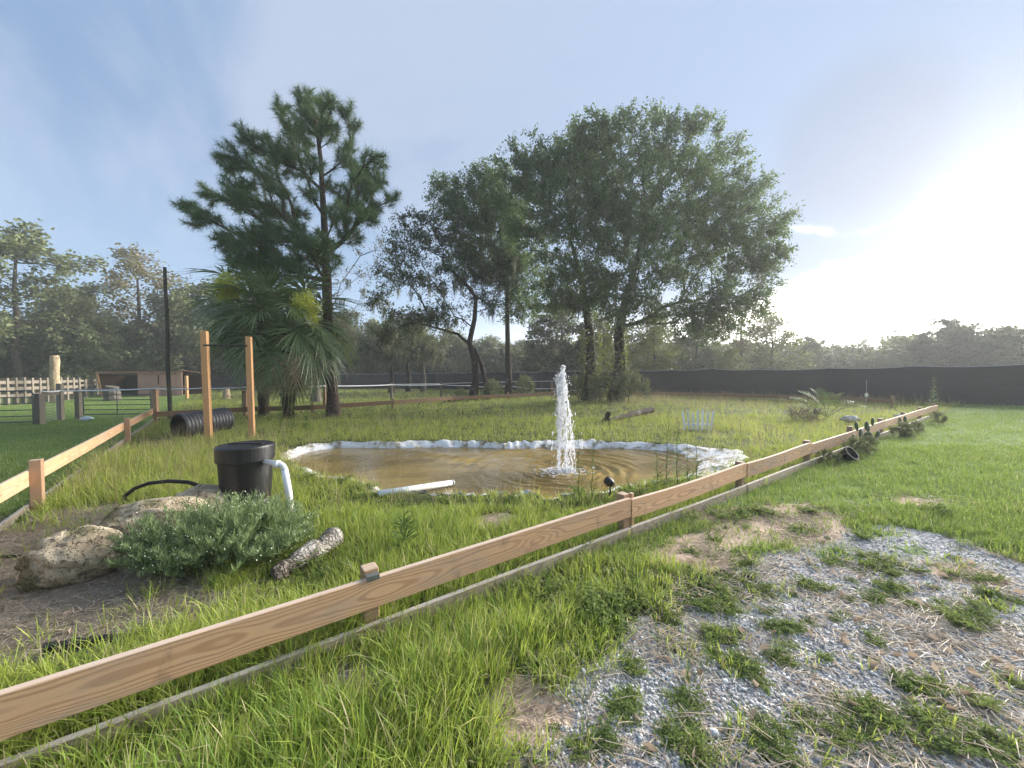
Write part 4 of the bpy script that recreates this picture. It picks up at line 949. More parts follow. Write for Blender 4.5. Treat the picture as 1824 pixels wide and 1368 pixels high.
def make_tree(name, label, base, trunk, ells, seed, leafmat='oak_leaf', bark='bark_oak', dens=1.0, base_r=.25, group=None, leaf=.10, twigs=7, per=11, tl=(.45, .9), start=.4, tip=.012, moss=0, bf=.35, extra_trunks=(), lw=.28, shell=.45, cat='tree'):
    rng = np.random.default_rng(seed); root = thing(name, label, cat, base, group)
    att = sample_crown(ells, dens, rng, shell)
    # split the attractors between trunks by nearness of the trunk top
    trunks = [(trunk, base_r)] + list(extra_trunks); tops = np.array([np.array(t_[0][-1]) for t_ in trunks])
    own = np.argmin(np.linalg.norm((att[:, None, :] - tops[None]) * np.array([1, 1, .4]), axis=2), axis=1)
    TVs, TFs, nv = [], [], 0; allmb = MB(); LV, LF = [], []; lo = 0
    for k, (t_, br) in enumerate(trunks):
        a_ = att[own == k]
        if len(a_) < 2: a_ = np.array([t_[-1], t_[-1]]) + rng.normal(size=(2, 3)) * .3
        mb, N, par, nt_, ch, r = tree_mesh(t_, a_, tip, br, bf, start, rng=rng); allmb.add(mb.v, mb.f)
        tip_nodes = N[nt_:]
        V, F, TV, TF = foliage(tip_nodes, np.mean(att, 0), rng, twigs, tl, per, leaf, lw)
        LV.append(V); LF.append(F + lo); lo += len(V); TVs.append((TV, TF))
    me = allmb.mesh('trunk', bark, True); o = link('trunk', me, root, mw=Matrix.Translation(base))
    tv = np.concatenate([q[0] for q in TVs]); off = np.cumsum([0] + [len(q[0]) for q in TVs]); tf = np.concatenate([q[1] + off[i] for i, q in enumerate(TVs)])
    o = link('twigs', mesh_np('twigs', tv, tf, bark), root, mw=Matrix.Translation(base)); o['kind'] = 'stuff'
    link('crown', mesh_np('crown', np.concatenate(LV), np.concatenate(LF), leafmat), root, mw=Matrix.Translation(base))
    if moss:
        lowz = np.quantile(att[:, 2], .55); V, F = hanging_moss(att[att[:, 2] <= lowz], rng, moss); o = link('hanging_moss', mesh_np('hanging_moss', V, F, 'moss_hang'), root, mw=Matrix.Translation(base)); o['kind'] = 'stuff'
    return root
def tl_(pts, Y, base):                                       # trunk polyline from (u, v[, dY])
    return [tuple(P(q[0], q[1], Y + (q[2] if len(q) > 2 else 0)) - base) for q in pts]
def base_at(u, v, Y): q = P(u, v, Y); return Vector((q.x, q.y, gz1(q.x, q.y) - .05))
# big spreading oak (right trunk)
Y = 22.0; b1 = base_at(1097, 716, Y)
make_tree('oak_tree', 'biggest oak with the wide crown reaching out towards the sun', b1,
    [(0, 0, 0)] + tl_([(1101, 680), (1106, 640), (1102, 600), (1110, 550), (1125, 500), (1140, 440)], Y, b1),
    px_ells([(1130, 264, 95, 50, 0), (1215, 275, 75, 55, .8), (1060, 250, 50, 45, .5), (1180, 340, 110, 70, -1.5), (1270, 345, 75, 60, 1), (1330, 355, 45, 35, .3), (1370, 400, 28, 30, 0), (1340, 430, 45, 40, -.8), (1270, 440, 75, 55, 1.4), (1150, 440, 80, 70, -2.5), (1230, 520, 90, 50, -.8), (1330, 490, 50, 38, .8), (1215, 560, 70, 36, -.8), (1110, 520, 60, 60, -2), (1275, 585, 50, 26, .5), (1100, 360, 70, 60, 2), (1200, 420, 90, 70, 3), (1300, 545, 62, 36, -.5), (1360, 465, 36, 34, .4), (1290, 390, 55, 45, -1), (1050, 330, 60, 60, 2.5), (1398, 385, 16, 12, .2), (1384, 452, 20, 15, -.4), (1352, 318, 24, 16, .5), (1252, 222, 30, 18, 0), (1168, 218, 28, 14, .6), (1092, 215, 24, 14, -.3), (1372, 505, 26, 15, .4), (1300, 270, 30, 20, .8)], Y, b1), 11, dens=2.9, base_r=.40, leaf=.125, twigs=7, per=18, tl=(.4, .95), start=.45, tip=.011, moss=25, lw=.34, shell=.30)
Y = 22.6; b2 = base_at(1049, 714, Y)
make_tree('oak_tree', 'tall oak with a dense dark crown just behind the fountain top', b2,
    [(0, 0, 0)] + tl_([(1048, 690), (1053, 640), (1050, 590), (1040, 520), (1020, 440)], Y, b2),
    px_ells([(1040, 270, 60, 45), (960, 300, 60, 55, .5), (1010, 350, 80, 70, -1.0), (920, 330, 55, 50, 1), (960, 410, 70, 60, -.5), (1060, 400, 70, 60, -1.8), (1030, 480, 80, 60, -1.5), (990, 520, 55, 40, .3), (1060, 530, 60, 40, -1), (1000, 300, 60, 50, 2)], Y, b2), 12, dens=3.2, base_r=.36, leaf=.125, twigs=7, per=18, tl=(.4, .9), start=.5, moss=30, lw=.34)
Y = 26.0; b3 = base_at(906, 709, Y)
make_tree('oak_tree', 'slim straight-trunked oak between the leaning oak and the fountain', b3,
    [(0, 0, 0)] + tl_([(906, 680), (905, 630), (904, 590), (903, 530), (905, 470)], Y, b3),
    px_ells([(845, 350, 50, 38), (880, 320, 40, 30), (810, 385, 40, 38), (860, 400, 65, 50, -.6), (905, 430, 60, 50, .4), (930, 480, 60, 45, .3), (870, 470, 50, 40, -.8), (925, 540, 45, 32, 0), (850, 440, 50, 45, .8), (800, 345, 34, 28, 0), (900, 370, 60, 45, 1)], Y, b3), 13, dens=3.6, base_r=.24, leaf=.13, twigs=7, per=17, start=.5, leafmat='oak_leaf', lw=.34)
Y = 24.0; b4 = base_at(842, 711, Y)
b4b = base_at(870, 713, Y + .4) - b4
make_tree('oak_tree', 'dark leaning oak with two crooked stems and a sparse crown', b4,
    [(0, 0, 0)] + tl_([(847, 680), (845, 640), (836, 610), (845, 570), (848, 530), (825, 500), (790, 470)], Y, b4),
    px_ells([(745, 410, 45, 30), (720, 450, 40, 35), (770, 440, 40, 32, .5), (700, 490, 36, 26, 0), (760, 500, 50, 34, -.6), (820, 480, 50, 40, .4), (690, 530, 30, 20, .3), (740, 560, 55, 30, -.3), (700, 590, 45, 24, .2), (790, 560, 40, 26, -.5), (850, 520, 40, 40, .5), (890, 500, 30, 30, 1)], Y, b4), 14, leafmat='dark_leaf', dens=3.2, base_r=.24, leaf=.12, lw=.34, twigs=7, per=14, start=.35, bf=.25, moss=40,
    extra_trunks=[([tuple(b4b)] + tl_([(866, 690), (858, 650), (846, 622), (815, 595), (780, 585), (745, 575)], Y, b4), .17)])
# mossy oaks beyond the paddock tape
for k, (u, v, Y, hh, ww, lab) in enumerate(((697, 690, 36, 1.0, 1.0, 'mossy oak with a slim trunk in the paddock right of the pine'), (727, 690, 38, 1.05, 1.0, 'mossy oak with a thick forked trunk hung with pale moss'), (754, 692, 37, .95, .9, 'mossy oak with a bent pale stem left of the leaning oak'))):
    bb = base_at(u, v, Y); make_tree('oak_tree', lab, bb, [(0, 0, 0), (.1, 0, 1.4), (-.1, .2, 2.8), (.2, 0, 4.2 * hh)],
        [((-1.2, 0, 4.6 * hh), (2.0 * ww, 1.8, 1.1)), ((1.0, .5, 5.2 * hh), (1.9 * ww, 1.8, 1.2)), ((0, -.6, 6.3 * hh), (1.8 * ww, 1.6, 1.1)), ((0, -.6, 3.7 * hh), (2.4 * ww, 2.0, .7))], 30 + k, leafmat='far_leaf' if k else 'dark_leaf', bark='bark_grey' if k == 2 else 'bark_oak', dens=1.1, base_r=.26, leaf=.17, lw=.34, twigs=7, per=14, start=.5, moss=90)
# pale leaning trunk beside the pine
bb = base_at(563, 716, 23.5)
make_tree('oak_tree', 'pale slim-trunked tree standing just left of the pine', bb, [(0, 0, 0), (.02, 0, 1.2), (-.1, 0, 2.4), (.2, .3, 4.0), (.6, .4, 5.4)],
    px_ells([(600, 560, 50, 35), (640, 500, 45, 45, .5), (655, 440, 35, 40, 1), (620, 600, 40, 25)], 23.5, bb), 40, leafmat='tan_leaf', bark='bark_grey', dens=.9, base_r=.26, leaf=.12, per=7, start=.6, moss=25)
# ------------------------------------------------------------------ pine
Y = 15.2; bp_ = base_at(595, 744, Y)
pine = thing('pine_tree', 'tall pine with tufted needle clumps rising behind the palm', 'tree', bp_)
def C2(x, y, r): return (300 + x * .3654, 140 + y * .3654, r * .3654)
clumps = [C2(*q) for q in ((100, 620, 40), (140, 690, 40), (200, 570, 45), (200, 680, 45), (330, 400, 62), (370, 285, 42), (290, 420, 40), (450, 330, 60), (330, 520, 60), (340, 590, 62), (430, 600, 75), (480, 480, 68), (560, 350, 62), (600, 430, 62), (550, 130, 34), (590, 230, 55), (660, 120, 48), (720, 110, 45), (800, 130, 45), (700, 200, 72), (780, 240, 55), (870, 155, 32), (910, 225, 30), (640, 290, 55), (700, 420, 48), (850, 390, 45), (930, 440, 55), (1000, 390, 45), (1010, 490, 58), (940, 540, 68), (1080, 580, 36), (880, 600, 62), (850, 680, 62), (960, 670, 55), (300, 800, 60), (400, 780, 72), (500, 740, 72), (600, 760, 72), (680, 800, 58), (340, 870, 45), (760, 800, 55), (820, 890, 36), (470, 850, 70), (1000, 630, 40), (880, 320, 35), (560, 560, 45), (640, 900, 55), (560, 910, 62), (720, 860, 50), (400, 900, 60), (880, 760, 50), (460, 940, 50), (700, 560, 40), (520, 640, 50), (620, 660, 45), (790, 520, 40))]
rng = np.random.default_rng(8); att = []
for u, v, r_ in clumps:
    dy = rng.uniform(-1, 1) * 1.5; c = np.array(P(u, v, Y + dy) - bp_); rr_ = r_ * (Y + dy) / F_PX
    rr_ *= 1.22; k = max(9, int(rr_ * rr_ * 105)); q = rng.normal(size=(k, 3)); q /= np.linalg.norm(q, axis=1, keepdims=True)
    att.append(c + q * rng.random((k, 1)) ** .5 * np.array([rr_, rr_ * 1.2, rr_ * .85]))
att = np.concatenate(att)
trunkp = [(0, 0, 0)] + tl_([(592, 700), (588, 640), (584, 580), (582, 500), (579, 430), (577, 385), (574, 340), (572, 290), (566, 240), (560, 200)], Y, bp_)
mb, N, par, nt_, ch, r = tree_mesh(trunkp, att, .011, .23, .55, .42, 2.35, 2)
link('trunk', mb.mesh('trunk', 'bark_pine', True), pine, mw=Matrix.Translation(bp_))
def needles(pts, dirs, rng, k=62, L=.33, w=.0085):
    n = len(pts); d_ = dirs[:, None, :] * .55 + rng.normal(size=(n, k, 3)) * .75; d_ /= np.linalg.norm(d_, axis=2, keepdims=True)
    s = pts[:, None, :] + dirs[:, None, :] * rng.uniform(-.14, .10, (n, k, 1)); l_ = L * rng.uniform(.7, 1.15, (n, k, 1))
    sd = np.cross(d_, rng.normal(size=d_.shape)); sd /= np.linalg.norm(sd, axis=2, keepdims=True); e = s + d_ * l_; e[..., 2] -= .03
    V = np.stack([s - sd * w, s + sd * w, e], 2).reshape(-1, 3); return V, np.arange(len(V)).reshape(-1, 3)
tipd = N[nt_:] - N[par[nt_:]]; tipd /= (np.linalg.norm(tipd, axis=1, keepdims=True) + 1e-9); tipd[:, 2] += .35; tipd /= np.linalg.norm(tipd, axis=1, keepdims=True)
V, F = needles(N[nt_:], tipd, rng)
link('crown', mesh_np('crown', V, F, 'needle'), pine, mw=Matrix.Translation(bp_))
# ------------------------------------------------------------------ cabbage palm
def frond_mesh(org, az, pitch, pet, blade, rng, droop=.55, nseg=40, fold=.25, segw=.028, name='frond', mat='frond'):
    h_ = np.array([math.cos(az), math.sin(az), 0.0]); s_ = np.array([-math.sin(az), math.cos(az), 0.0]); up = np.array([0, 0, 1.0])
    V, F4, F3 = [], [], []; nv = 0
    pos = np.array(org, float); p_ = pitch; path = [pos.copy()]; tg = []
    for k in range(8):
        t_ = h_ * math.cos(p_) + up * math.sin(p_); tg.append(t_); pos = pos + t_ * pet / 8; path.append(pos.copy()); p_ -= droop * .14
    cst = [pos.copy()]; ctg = []
    for k in range(5):
        t_ = h_ * math.cos(p_) + up * math.sin(p_); ctg.append(t_); pos = pos + t_ * blade * .36 / 5; cst.append(pos.copy()); p_ -= droop * .30
    ctg.append(ctg[-1])
    mb = MB(); mb.tube(path + cst[1:], [.022 - .0011 * k for k in range(9)] + [.010 - .0015 * k for k in range(5)], 4, False)
    for j in range(nseg):
        f = (j + .5) / nseg * 2 - 1; ph = f * R(128); ci = min(4, int((1 - abs(f)) * 5)); st = cst[ci]; t_ = ctg[ci]
        nrm = np.cross(s_, t_) * -1; nrm = nrm if nrm[2] > 0 else -nrm
        dr = t_ * math.cos(ph) + s_ * math.sin(ph) + nrm * fold * abs(math.sin(ph)); dr /= np.linalg.norm(dr)
        L = blade * (.62 + .38 * math.cos(ph * .6)) * rng.uniform(.88, 1.08); sd = np.cross(dr, nrm); sd /= np.linalg.norm(sd)
        pts = []; nK = 5; tw = rng.uniform(-.25, .25)
        for q in range(nK + 1):
            u = q / nK; w_ = segw * (1.0 if u < .5 else (1.0 - (u - .5) * 2) + .02) * (.55 + .9 * min(u * 2.5, 1)) * .62
            c_ = st + dr * L * u * (1 - .12 * u * droop); c_ = c_ - up * (droop * L * .62 * max(0, u - .28) ** 1.7 * rng.uniform(.7, 1.35))
            pts.append((c_ - sd * w_ + nrm * w_ * .5 * (1 if j % 2 else -1), c_ + sd * w_))
        o0 = len(mb.v)
        for a, b_ in pts: mb.v.append(tuple(a)); mb.v.append(tuple(b_))
        for q in range(nK): mb.f.append((o0 + 2 * q, o0 + 2 * q + 1, o0 + 2 * q + 3, o0 + 2 * q + 2))
    return mb
def make_palm(label, base, h, n, seed, spread=1.0, dead=(), flowers=(), trunk_r=.2):
    rng = np.random.default_rng(seed); root = thing('palm_tree', label, 'palm', base)
    mw = Matrix.Translation(base); mb = MB(); pts = [(0, 0, -.05 + (h + .05) * k / 14) for k in range(15)]
    mb.tube(pts, [trunk_r * (1.25 if k == 0 else 1.0 + .10 * math.sin(k * 2.4)) for k in range(15)], 12); link('trunk', mb.mesh('trunk', 'bark_palm', True), root, mw=mw)
    boots = MB()
    for k in range(60):
        a = k * 2.4; z = h * (.25 + .75 * k / 60); c_ = Vector((math.cos(a), math.sin(a), 0)); boots.box(c_ * (trunk_r * 1.05) + Vector((0, 0, z)), (.10, .035, .22), Matrix.Rotation(a, 3, 'Z') @ Matrix.Rotation(R(22), 3, 'Y'))
    link('frond_boots', boots.mesh('frond_boots', 'bark_palm'), root, mw=mw)['kind'] = 'stuff'
    for k in range(n):
        u = (k + .5) / n; az = k * 2.39996 + rng.uniform(-.2, .2); pitch = R(84 - 104 * u ** .9 + rng.uniform(-8, 8))
        mb = frond_mesh((.1 * math.cos(az), .1 * math.sin(az), h + .25 * (1 - u)), az, pitch, (1.15 + .35 * rng.random()) * spread, (1.25 + .3 * rng.random()) * spread, rng, .42 + .26 * u)
        link('frond', mb.mesh('frond', 'frond', False), root, mw=mw)
    for az, pitch in dead:
        mb = frond_mesh((.12 * math.cos(az), .12 * math.sin(az), h - .15), az, R(pitch), 1.45 * spread, 1.1 * spread, rng, .95, 34, .1, .03)
        o = link('dead_frond', mb.mesh('dead_frond', 'dead_frond', False), root, mw=mw); o['label'] = 'dry brown hanging frond'
    for c in flowers:
        V_, F_ = [], []; q = rng.normal(size=(110, 3)) * .17; q[:, 2] *= 1.3
        tips = np.array(c) + q; mbf = MB(); mbf.tube([(0, 0, h), (np.array(c) + np.array([0, 0, h + .1])) / 2 + np.array([0, 0, h * .3]), c], [.02, .015, .01], 5, False)
        V_, F_ = leaf_quads(np.repeat(tips, 40, 0) + rng.normal(size=(110 * 40, 3)) * .08, rng.normal(size=(110 * 40, 3)) + np.array([0, 0, -.4]), .10, .09, rng)
        o = link('flower_cluster', mesh_np('flower_cluster', V_, F_, 'palm_flower'), root, mw=mw); o['label'] = 'yellow green flower cluster'
    return root
bpm = base_at(514, 742, 14.2)
def PL(u, v, Y): return tuple(P(u, v, Y) - bpm)
make_palm('shaggy fan palm with drooping fronds in front of the pine', bpm, 3.25, 54, 3, 1.0, dead=((R(-62), -6), (R(-75), -16), (R(-115), -10), (R(-30), -4), (R(205), -8), (R(-140), -8), (R(-95), -14), (R(-48), -12), (R(-80), -34), (R(-20), -30), (R(-120), -34), (R(-155), -30), (R(-60), -40), (R(-100), -42)), flowers=(PL(546, 545, 12.9), PL(405, 510, 13.2)))
bp2 = base_at(470, 742, 15.8); bp2.z -= .1
make_palm('second fan palm crowded behind the shaggy one', bp2, 4.3, 32, 4, 1.0, dead=((R(-120), -30),))
# palm seedling with feather leaves
q = GG(1472, 745); ps_ = thing('palm_seedling', 'young yellow-green feather palm in the far grass', 'palm', q)
rng = np.random.default_rng(2)
for az, pt in ((2.9, 62), (.2, 55), (2.4, 75), (.8, 70), (3.5, 50), (-.4, 48), (1.6, 80)):
    mb = MB(); pos = np.array(q) + np.array([0, 0, -.02]); p_ = R(pt); h_ = np.array([math.cos(az), math.sin(az) * .6, 0]); path = [pos.copy()]; s_ = np.array([-math.sin(az), math.cos(az), 0])
    for k in range(12):
        t_ = h_ * math.cos(p_) + np.array([0, 0, math.sin(p_)]); pos = pos + t_ * .105; path.append(pos.copy()); p_ -= .09
        if k > 3:
            for sg in (-1, 1):
                e = pos + (s_ * sg * .8 + t_ * .7 + np.array([0, 0, .25])) * .36 * (1.1 - abs(k - 7) / 9); o0 = len(mb.v); mb.v += [tuple(pos - t_ * .012), tuple(pos + t_ * .012), tuple((pos + e) / 2 + t_ * .022), tuple(e), tuple((pos + e) / 2 - t_ * .022)]; mb.f.append((o0, o0 + 1, o0 + 2, o0 + 3, o0 + 4))
    mb.tube(path, [.012 - .0008 * k for k in range(13)], 4, False); link('leaf', mb.mesh('leaf', 'weed_leaf'), ps_)
# ------------------------------------------------------------------ woodland behind the fences: a few master trees, copied one by one
MASTERS = {}
def master(key, ells, trunk, seed, leafmat, leaf, per, dens, base_r=.18, moss=0, bark='bark_oak', tl=(.6, 1.3), twigs=6):
    rng = np.random.default_rng(seed); att = sample_crown(ells, dens, rng, .5)
    mb, N, par, nt_, ch, r = tree_mesh(trunk, att, .02, base_r, .35, .4)
    V, F, TV, TF = foliage(N[nt_:], np.mean(att, 0), rng, twigs, tl, int(per * 2.3), leaf * .92, .36, spread=.17, twig_r=.012)
    ms = [('trunk', mb.mesh('trunk', bark, True)), ('twigs', mesh_np('twigs', TV, TF, bark)), ('crown', mesh_np('crown', V, F, leafmat))]
    if moss:
        V, F = hanging_moss(att[att[:, 2] <= np.quantile(att[:, 2], .5)], rng, moss, (.8, 2.2), .09); ms.append(('hanging_moss', mesh_np('hanging_moss', V, F, 'moss_hang')))
    MASTERS[key] = ms
def e_(*a): return [((q[0], q[1], q[2]), (q[3], q[4], q[5])) for q in a]
full = e_((-1.6, 0, 4.5, 2.4, 2.2, 1.6), (1.7, .4, 5.2, 2.3, 2.2, 1.7), (0, 0, 7.6, 2.3, 2.1, 1.8), (-1.8, -.5, 6.6, 1.7, 1.6, 1.3), (1.2, -.6, 3.0, 2.2, 2.0, 1.2), (-1.5, -.3, 2.6, 2.2, 1.9, 1.1), (.4, .2, 9.0, 1.3, 1.3, 1.1))
wide = e_((-2.8, 0, 4.2, 2.4, 2.2, 1.4), (2.6, .4, 4.5, 2.4, 2.2, 1.5), (0, 0, 6.0, 2.8, 2.3, 1.5), (-2.0, -.5, 5.8, 1.8, 1.6, 1.1), (2.3, -.6, 6.2, 1.7, 1.6, 1.0), (0, -.4, 3.0, 3.0, 2.2, 1.2), (-3.0, -.3, 2.2, 2.0, 1.9, 1.2), (3, -.3, 2.2, 2.0, 1.9, 1.2))
airy = e_((-1.2, 0, 6.5, 1.6, 1.5, .9), (1.5, .4, 7.6, 1.5, 1.4, .8), (0, 0, 9.6, 1.7, 1.6, .9), (-1.6, -.5, 8.4, 1.3, 1.3, .7), (1.3, -.6, 5.4, 1.6, 1.5, .7), (-1.5, -.3, 4.6, 1.6, 1.5, .8), (.6, .2, 11.0, 1.2, 1.2, .7), (2.0, .2, 9.4, .9, .9, .6))
tk = [(0, 0, -.1), (.1, 0, 1.5), (-.1, .1, 3.2), (.1, 0, 5.0), (0, 0, 7.0)]
master('full', full, tk, 51, 'far_leaf', .26, 10, 1.0, .2); master('wide', wide, tk[:4], 52, 'far_leaf', .26, 10, 1.0, .24, 40); master('airy', airy, tk + [(.1, 0, 9.2)], 53, 'tan_leaf', .20, 8, .95, .18)
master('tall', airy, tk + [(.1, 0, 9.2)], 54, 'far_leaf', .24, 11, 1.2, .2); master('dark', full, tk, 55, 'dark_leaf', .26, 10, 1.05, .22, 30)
low_ = e_((-1.2, 0, 1.2, 1.3, 1.2, .9), (1.2, .2, 1.3, 1.3, 1.2, 1.0), (0, 0, 2.0, 1.4, 1.3, .9))
master('bush', low_, [(0, 0, -.05), (0, 0, .5), (.1, 0, 1.2)], 56, 'far_leaf', .20, 10, 1.2, .08, 0, tl=(.4, .9))
master('gold', full, tk, 57, 'vine_leaf', .22, 8, .9, .2)
def plant(key, name, label, base, s, rot, cat='tree', group=None):
    root = thing(name, label, cat, base, group); root.rotation_euler = (0, 0, rot); root.scale = s if hasattr(s, '__len__') else (s, s, s)
    for nm, me in MASTERS[key]:
        o = bpy.data.objects.new(nm, me); COL.objects.link(o); o.parent = root
        if nm in ('twigs', 'hanging_moss'): o['kind'] = 'stuff'
    return root
def wood(key, u, vtop, Y, label, group, wide_=1.0, name='woodland_tree', rot=None):
    hts = dict(full=9.6, wide=7.0, airy=11.2, tall=11.2, dark=9.6, bush=2.8, gold=9.6)
    top = P(u, vtop, Y); b_ = Vector((top.x, Y, -.05)); s = (top.z + .1) / hts[key]
    plant(key, name, label, b_, (s * wide_, s * wide_, s), rot if rot is not None else (u * .37) % 6.28, group=group)
GL, GM, GR_ = 'trees behind the paddock', 'trees behind the middle of the screen', 'pale trees beyond the right stretch of screen'
wood('tall', 20, 415, 36, 'tall dark tree cut off by the left picture edge', GL, 1.35)
wood('full', 88, 540, 44, 'rounded tree behind the tan log', GL, 1.2)
wood('full', 150, 518, 46, 'bushy dark green tree rising left of the pale airy tree', GL, 1.3)
wood('airy', 245, 455, 47, 'pale airy tree standing above the wooden shelter', GL, 1.45)
wood('full', 320, 520, 46, 'green tree right behind the tall dark pole', GL, 1.2)
wood('wide', 200, 590, 42, 'low spreading tree close behind the shelter', GL, 1.2)
wood('wide', 40, 590, 41, 'low spreading tree behind the plank fence', GL, 1.25)
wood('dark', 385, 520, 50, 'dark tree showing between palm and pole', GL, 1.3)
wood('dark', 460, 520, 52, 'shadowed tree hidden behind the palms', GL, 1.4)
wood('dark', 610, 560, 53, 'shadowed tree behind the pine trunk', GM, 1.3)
wood('full', 665, 575, 55, 'dim tree behind the mossy oaks on the pine side', GM, 1.3)
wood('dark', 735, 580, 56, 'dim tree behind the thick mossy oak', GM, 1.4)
wood('full', 800, 590, 56, 'dim tree behind the leaning oak', GM, 1.35)
wood('wide', 865, 612, 60, 'low far tree seen between leaning oak and slim oak', GM, 1.4)
wood('wide', 930, 618, 66, 'low far tree under the bright gap right of the slim oak', GM, 1.5)
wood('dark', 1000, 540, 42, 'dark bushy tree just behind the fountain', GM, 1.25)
wood('gold', 1075, 560, 40, 'yellow green tree behind the two big oak trunks', GM, 1.3)
wood('gold', 1165, 560, 38, 'sunlit tree right of the big oak trunk', GR_, 1.4)
wood('full', 1240, 575, 44, 'grey green bush-like tree under the oak limb', GR_, 1.4)
wood('airy', 1320, 535, 46, 'tall sunlit tree at the outer edge of the oak crown', GR_, 1.5)
wood('gold', 1375, 560, 50, 'glowing tree just clear of the oak crown', GR_, 1.3)
wood('full', 1445, 603, 58, 'small round-headed tree right of the glowing tree', GR_, 1.3)
wood('wide', 1500, 622, 66, 'low tree at the dip in the skyline', GR_, 1.3)
wood('airy', 1545, 606, 64, 'thin crown poking above the dip in the skyline', GR_, 1.5)
wood('airy', 1600, 606, 62, 'thin crown left of the highest hazy tree', GR_, 1.5)
wood('full', 1640, 596, 52, 'broad hazy tree left of the highest one', GR_, 1.6)
wood('full', 1700, 572, 50, 'highest hazy tree near the right picture edge', GR_, 1.5)
wood('full', 1765, 590, 48, 'hazy tree between the highest one and the picture edge', GR_, 1.6)
wood('wide', 1822, 592, 44, 'hazy tree cut off by the right picture edge', GR_, 1.5)
wood('wide', 1560, 640, 52, 'low pale bush-like tree in front of the skyline dip', GR_, 1.4)
wood('gold', 1300, 622, 40, 'pale bush leaning over the screen below the oak limb', GR_, 1.5)
# dim mass of wood filling the depth behind the named trees
rng = np.random.default_rng(99); pts = []
for k in range(6500):
    u = rng.uniform(-250, 2100); Yd = rng.uniform(56, 78); vt = 585 if u < 640 else (615 if u < 820 else (632 if u < 980 else (618 if u < 1450 else (628 if u < 1580 else 606))))
    q = P(u, rng.uniform(vt, 690), Yd); pts.append((q.x, q.y, max(.2, q.z)))
V, F, TV, TF = foliage(np.array(pts), np.array([0, 40, -5.0]), rng, 3, (.8, 1.6), 5, .75, .40, spread=.4)
tag(link('woodland', mesh_np('woodland', V, F, 'far_leaf')), 'dim mass of distant woodland behind the screen and paddock', kind='stuff')
# saplings and suckers round the oak trunks
for k, (u, v, Y, s, lab) in enumerate(((1120, 712, 21.2, .85, 'leafy sucker bush at the foot of the biggest oak'), (1062, 712, 21.6, .75, 'leafy sucker bush between the two big oak trunks'), (1030, 712, 22.4, .7, 'leafy sucker bush against the dark-crowned oak'), (880, 709, 24.3, .62, 'light green bush between the leaning oak and slim oak'), (935, 706, 26, .72, 'light green bush right of the slim oak trunk'), (820, 712, 25.5, .35, 'small dark bush on the back fence'))):
    bb = base_at(u, v, Y); plant('bush', 'sucker_bush', lab, bb, (s * .5, s * .5, s * .72), k * 1.3, 'bush', 'bushes at the oak trunks')
for k, (u, vt, Y) in enumerate(((1095, 560, 21.7), (1050, 590, 22.2))):
    rng = np.random.default_rng(200 + k); b_ = base_at(u, 714, Y); n_ = 900; z = rng.uniform(.2, 4.2, n_); a = rng.uniform(0, 6.28, n_); r_ = .38 + .12 * rng.random(n_) + .25 * rng.random(n_) ** 4
    p_ = np.c_[b_.x + .12 + r_ * np.cos(a), b_.y + r_ * np.sin(a), z]; V, F = leaf_quads(p_, np.c_[np.cos(a), np.sin(a), rng.normal(0, .5, n_)], .15, .36, rng)
    tag(link('climbing_vine', mesh_np('climbing_vine', V, F, 'vine_leaf')), ('leafy vine climbing the biggest oak trunk', 'leafy vine climbing the trunk of the dark-crowned oak')[k], 'vine')
# ------------------------------------------------------------------ weeds one can tell apart
def stalk_plant(name, label, base, h, seed, nl=46, leaf=.16, mat='weed_leaf', lean=(0, 0), lw=.06, up=.7, cat='weed', group=None, taper=True):
    rng = np.random.default_rng(seed); base = Vector(base); root = thing(name, label, cat, base, group)
    pts = [base + Vector((lean[0] * (k / 9) ** 1.5 + .008 * math.sin(k * 2), lean[1] * (k / 9) ** 1.5, -.03 + (h + .03) * k / 9)) for k in range(10)]
    part(MB().tube(pts, [.0075 * (1 - .75 * k / 9) for k in range(10)], 5), 'stem', mat, root)
    t_ = np.sort(rng.uniform(.06, 1, nl)); pa_ = np.array([p[:] for p in pts]); q = np.stack([np.interp(t_, np.linspace(0, 1, 10), pa_[:, j]) for j in range(3)], 1); a = np.arange(nl) * 2.4
    ax = np.c_[np.cos(a), np.sin(a), np.full(nl, up)]; L = leaf * (1.15 - .8 * t_ if taper else np.ones(nl))
    ax = ax / np.linalg.norm(ax, axis=1, keepdims=True); b_ = np.c_[-np.sin(a), np.cos(a), np.zeros(nl)]; w = (L * lw)[:, None]; Lc = L[:, None]
    V = np.stack([q, q + ax * Lc * .5 + b_ * w, q + ax * Lc - np.array([0, 0, .3]) * Lc * .4, q + ax * Lc * .5 - b_ * w], 1).reshape(-1, 3)
    link('leaves', mesh_np('leaves', V, np.arange(4 * nl).reshape(-1, 4), mat), root)['kind'] = 'stuff'
    return root
GW = 'tall weeds round the pond'
for k, (u, v, vt, lab) in enumerate(((1031, 900, 765, 'tall thin weed with feathery leaves right of the jet'), (1054, 892, 782, 'thin bare weed leaning near the spotlight'), (1187, 872, 728, 'tallest weed of the stand before the far pond edge'), (1206, 868, 740, 'weed second from the tallest in the stand'), (1242, 866, 765, 'shorter weed at the right of the stand'), (1172, 874, 800, 'short weed left of the stand'), (1225, 866, 790, 'low weed within the stand'), (520, 772, 700, 'tall green weed left of the pond corner'), (500, 768, 712, 'bushy green weed beside the palm trunk'), (545, 770, 728, 'lower green weed beyond the pond corner'), (722, 985, 890, 'single tall weed in the grass below the pond pipe'))):
    q = GG(u, v); tp_ = P(u, vt, q.y); stalk_plant('tall_weed', lab, q, tp_.z - q.z, 300 + k, 60 if k > 6 else 40, .15 if k < 7 else .20, lean=(.03 * math.sin(k), 0), group=GW)
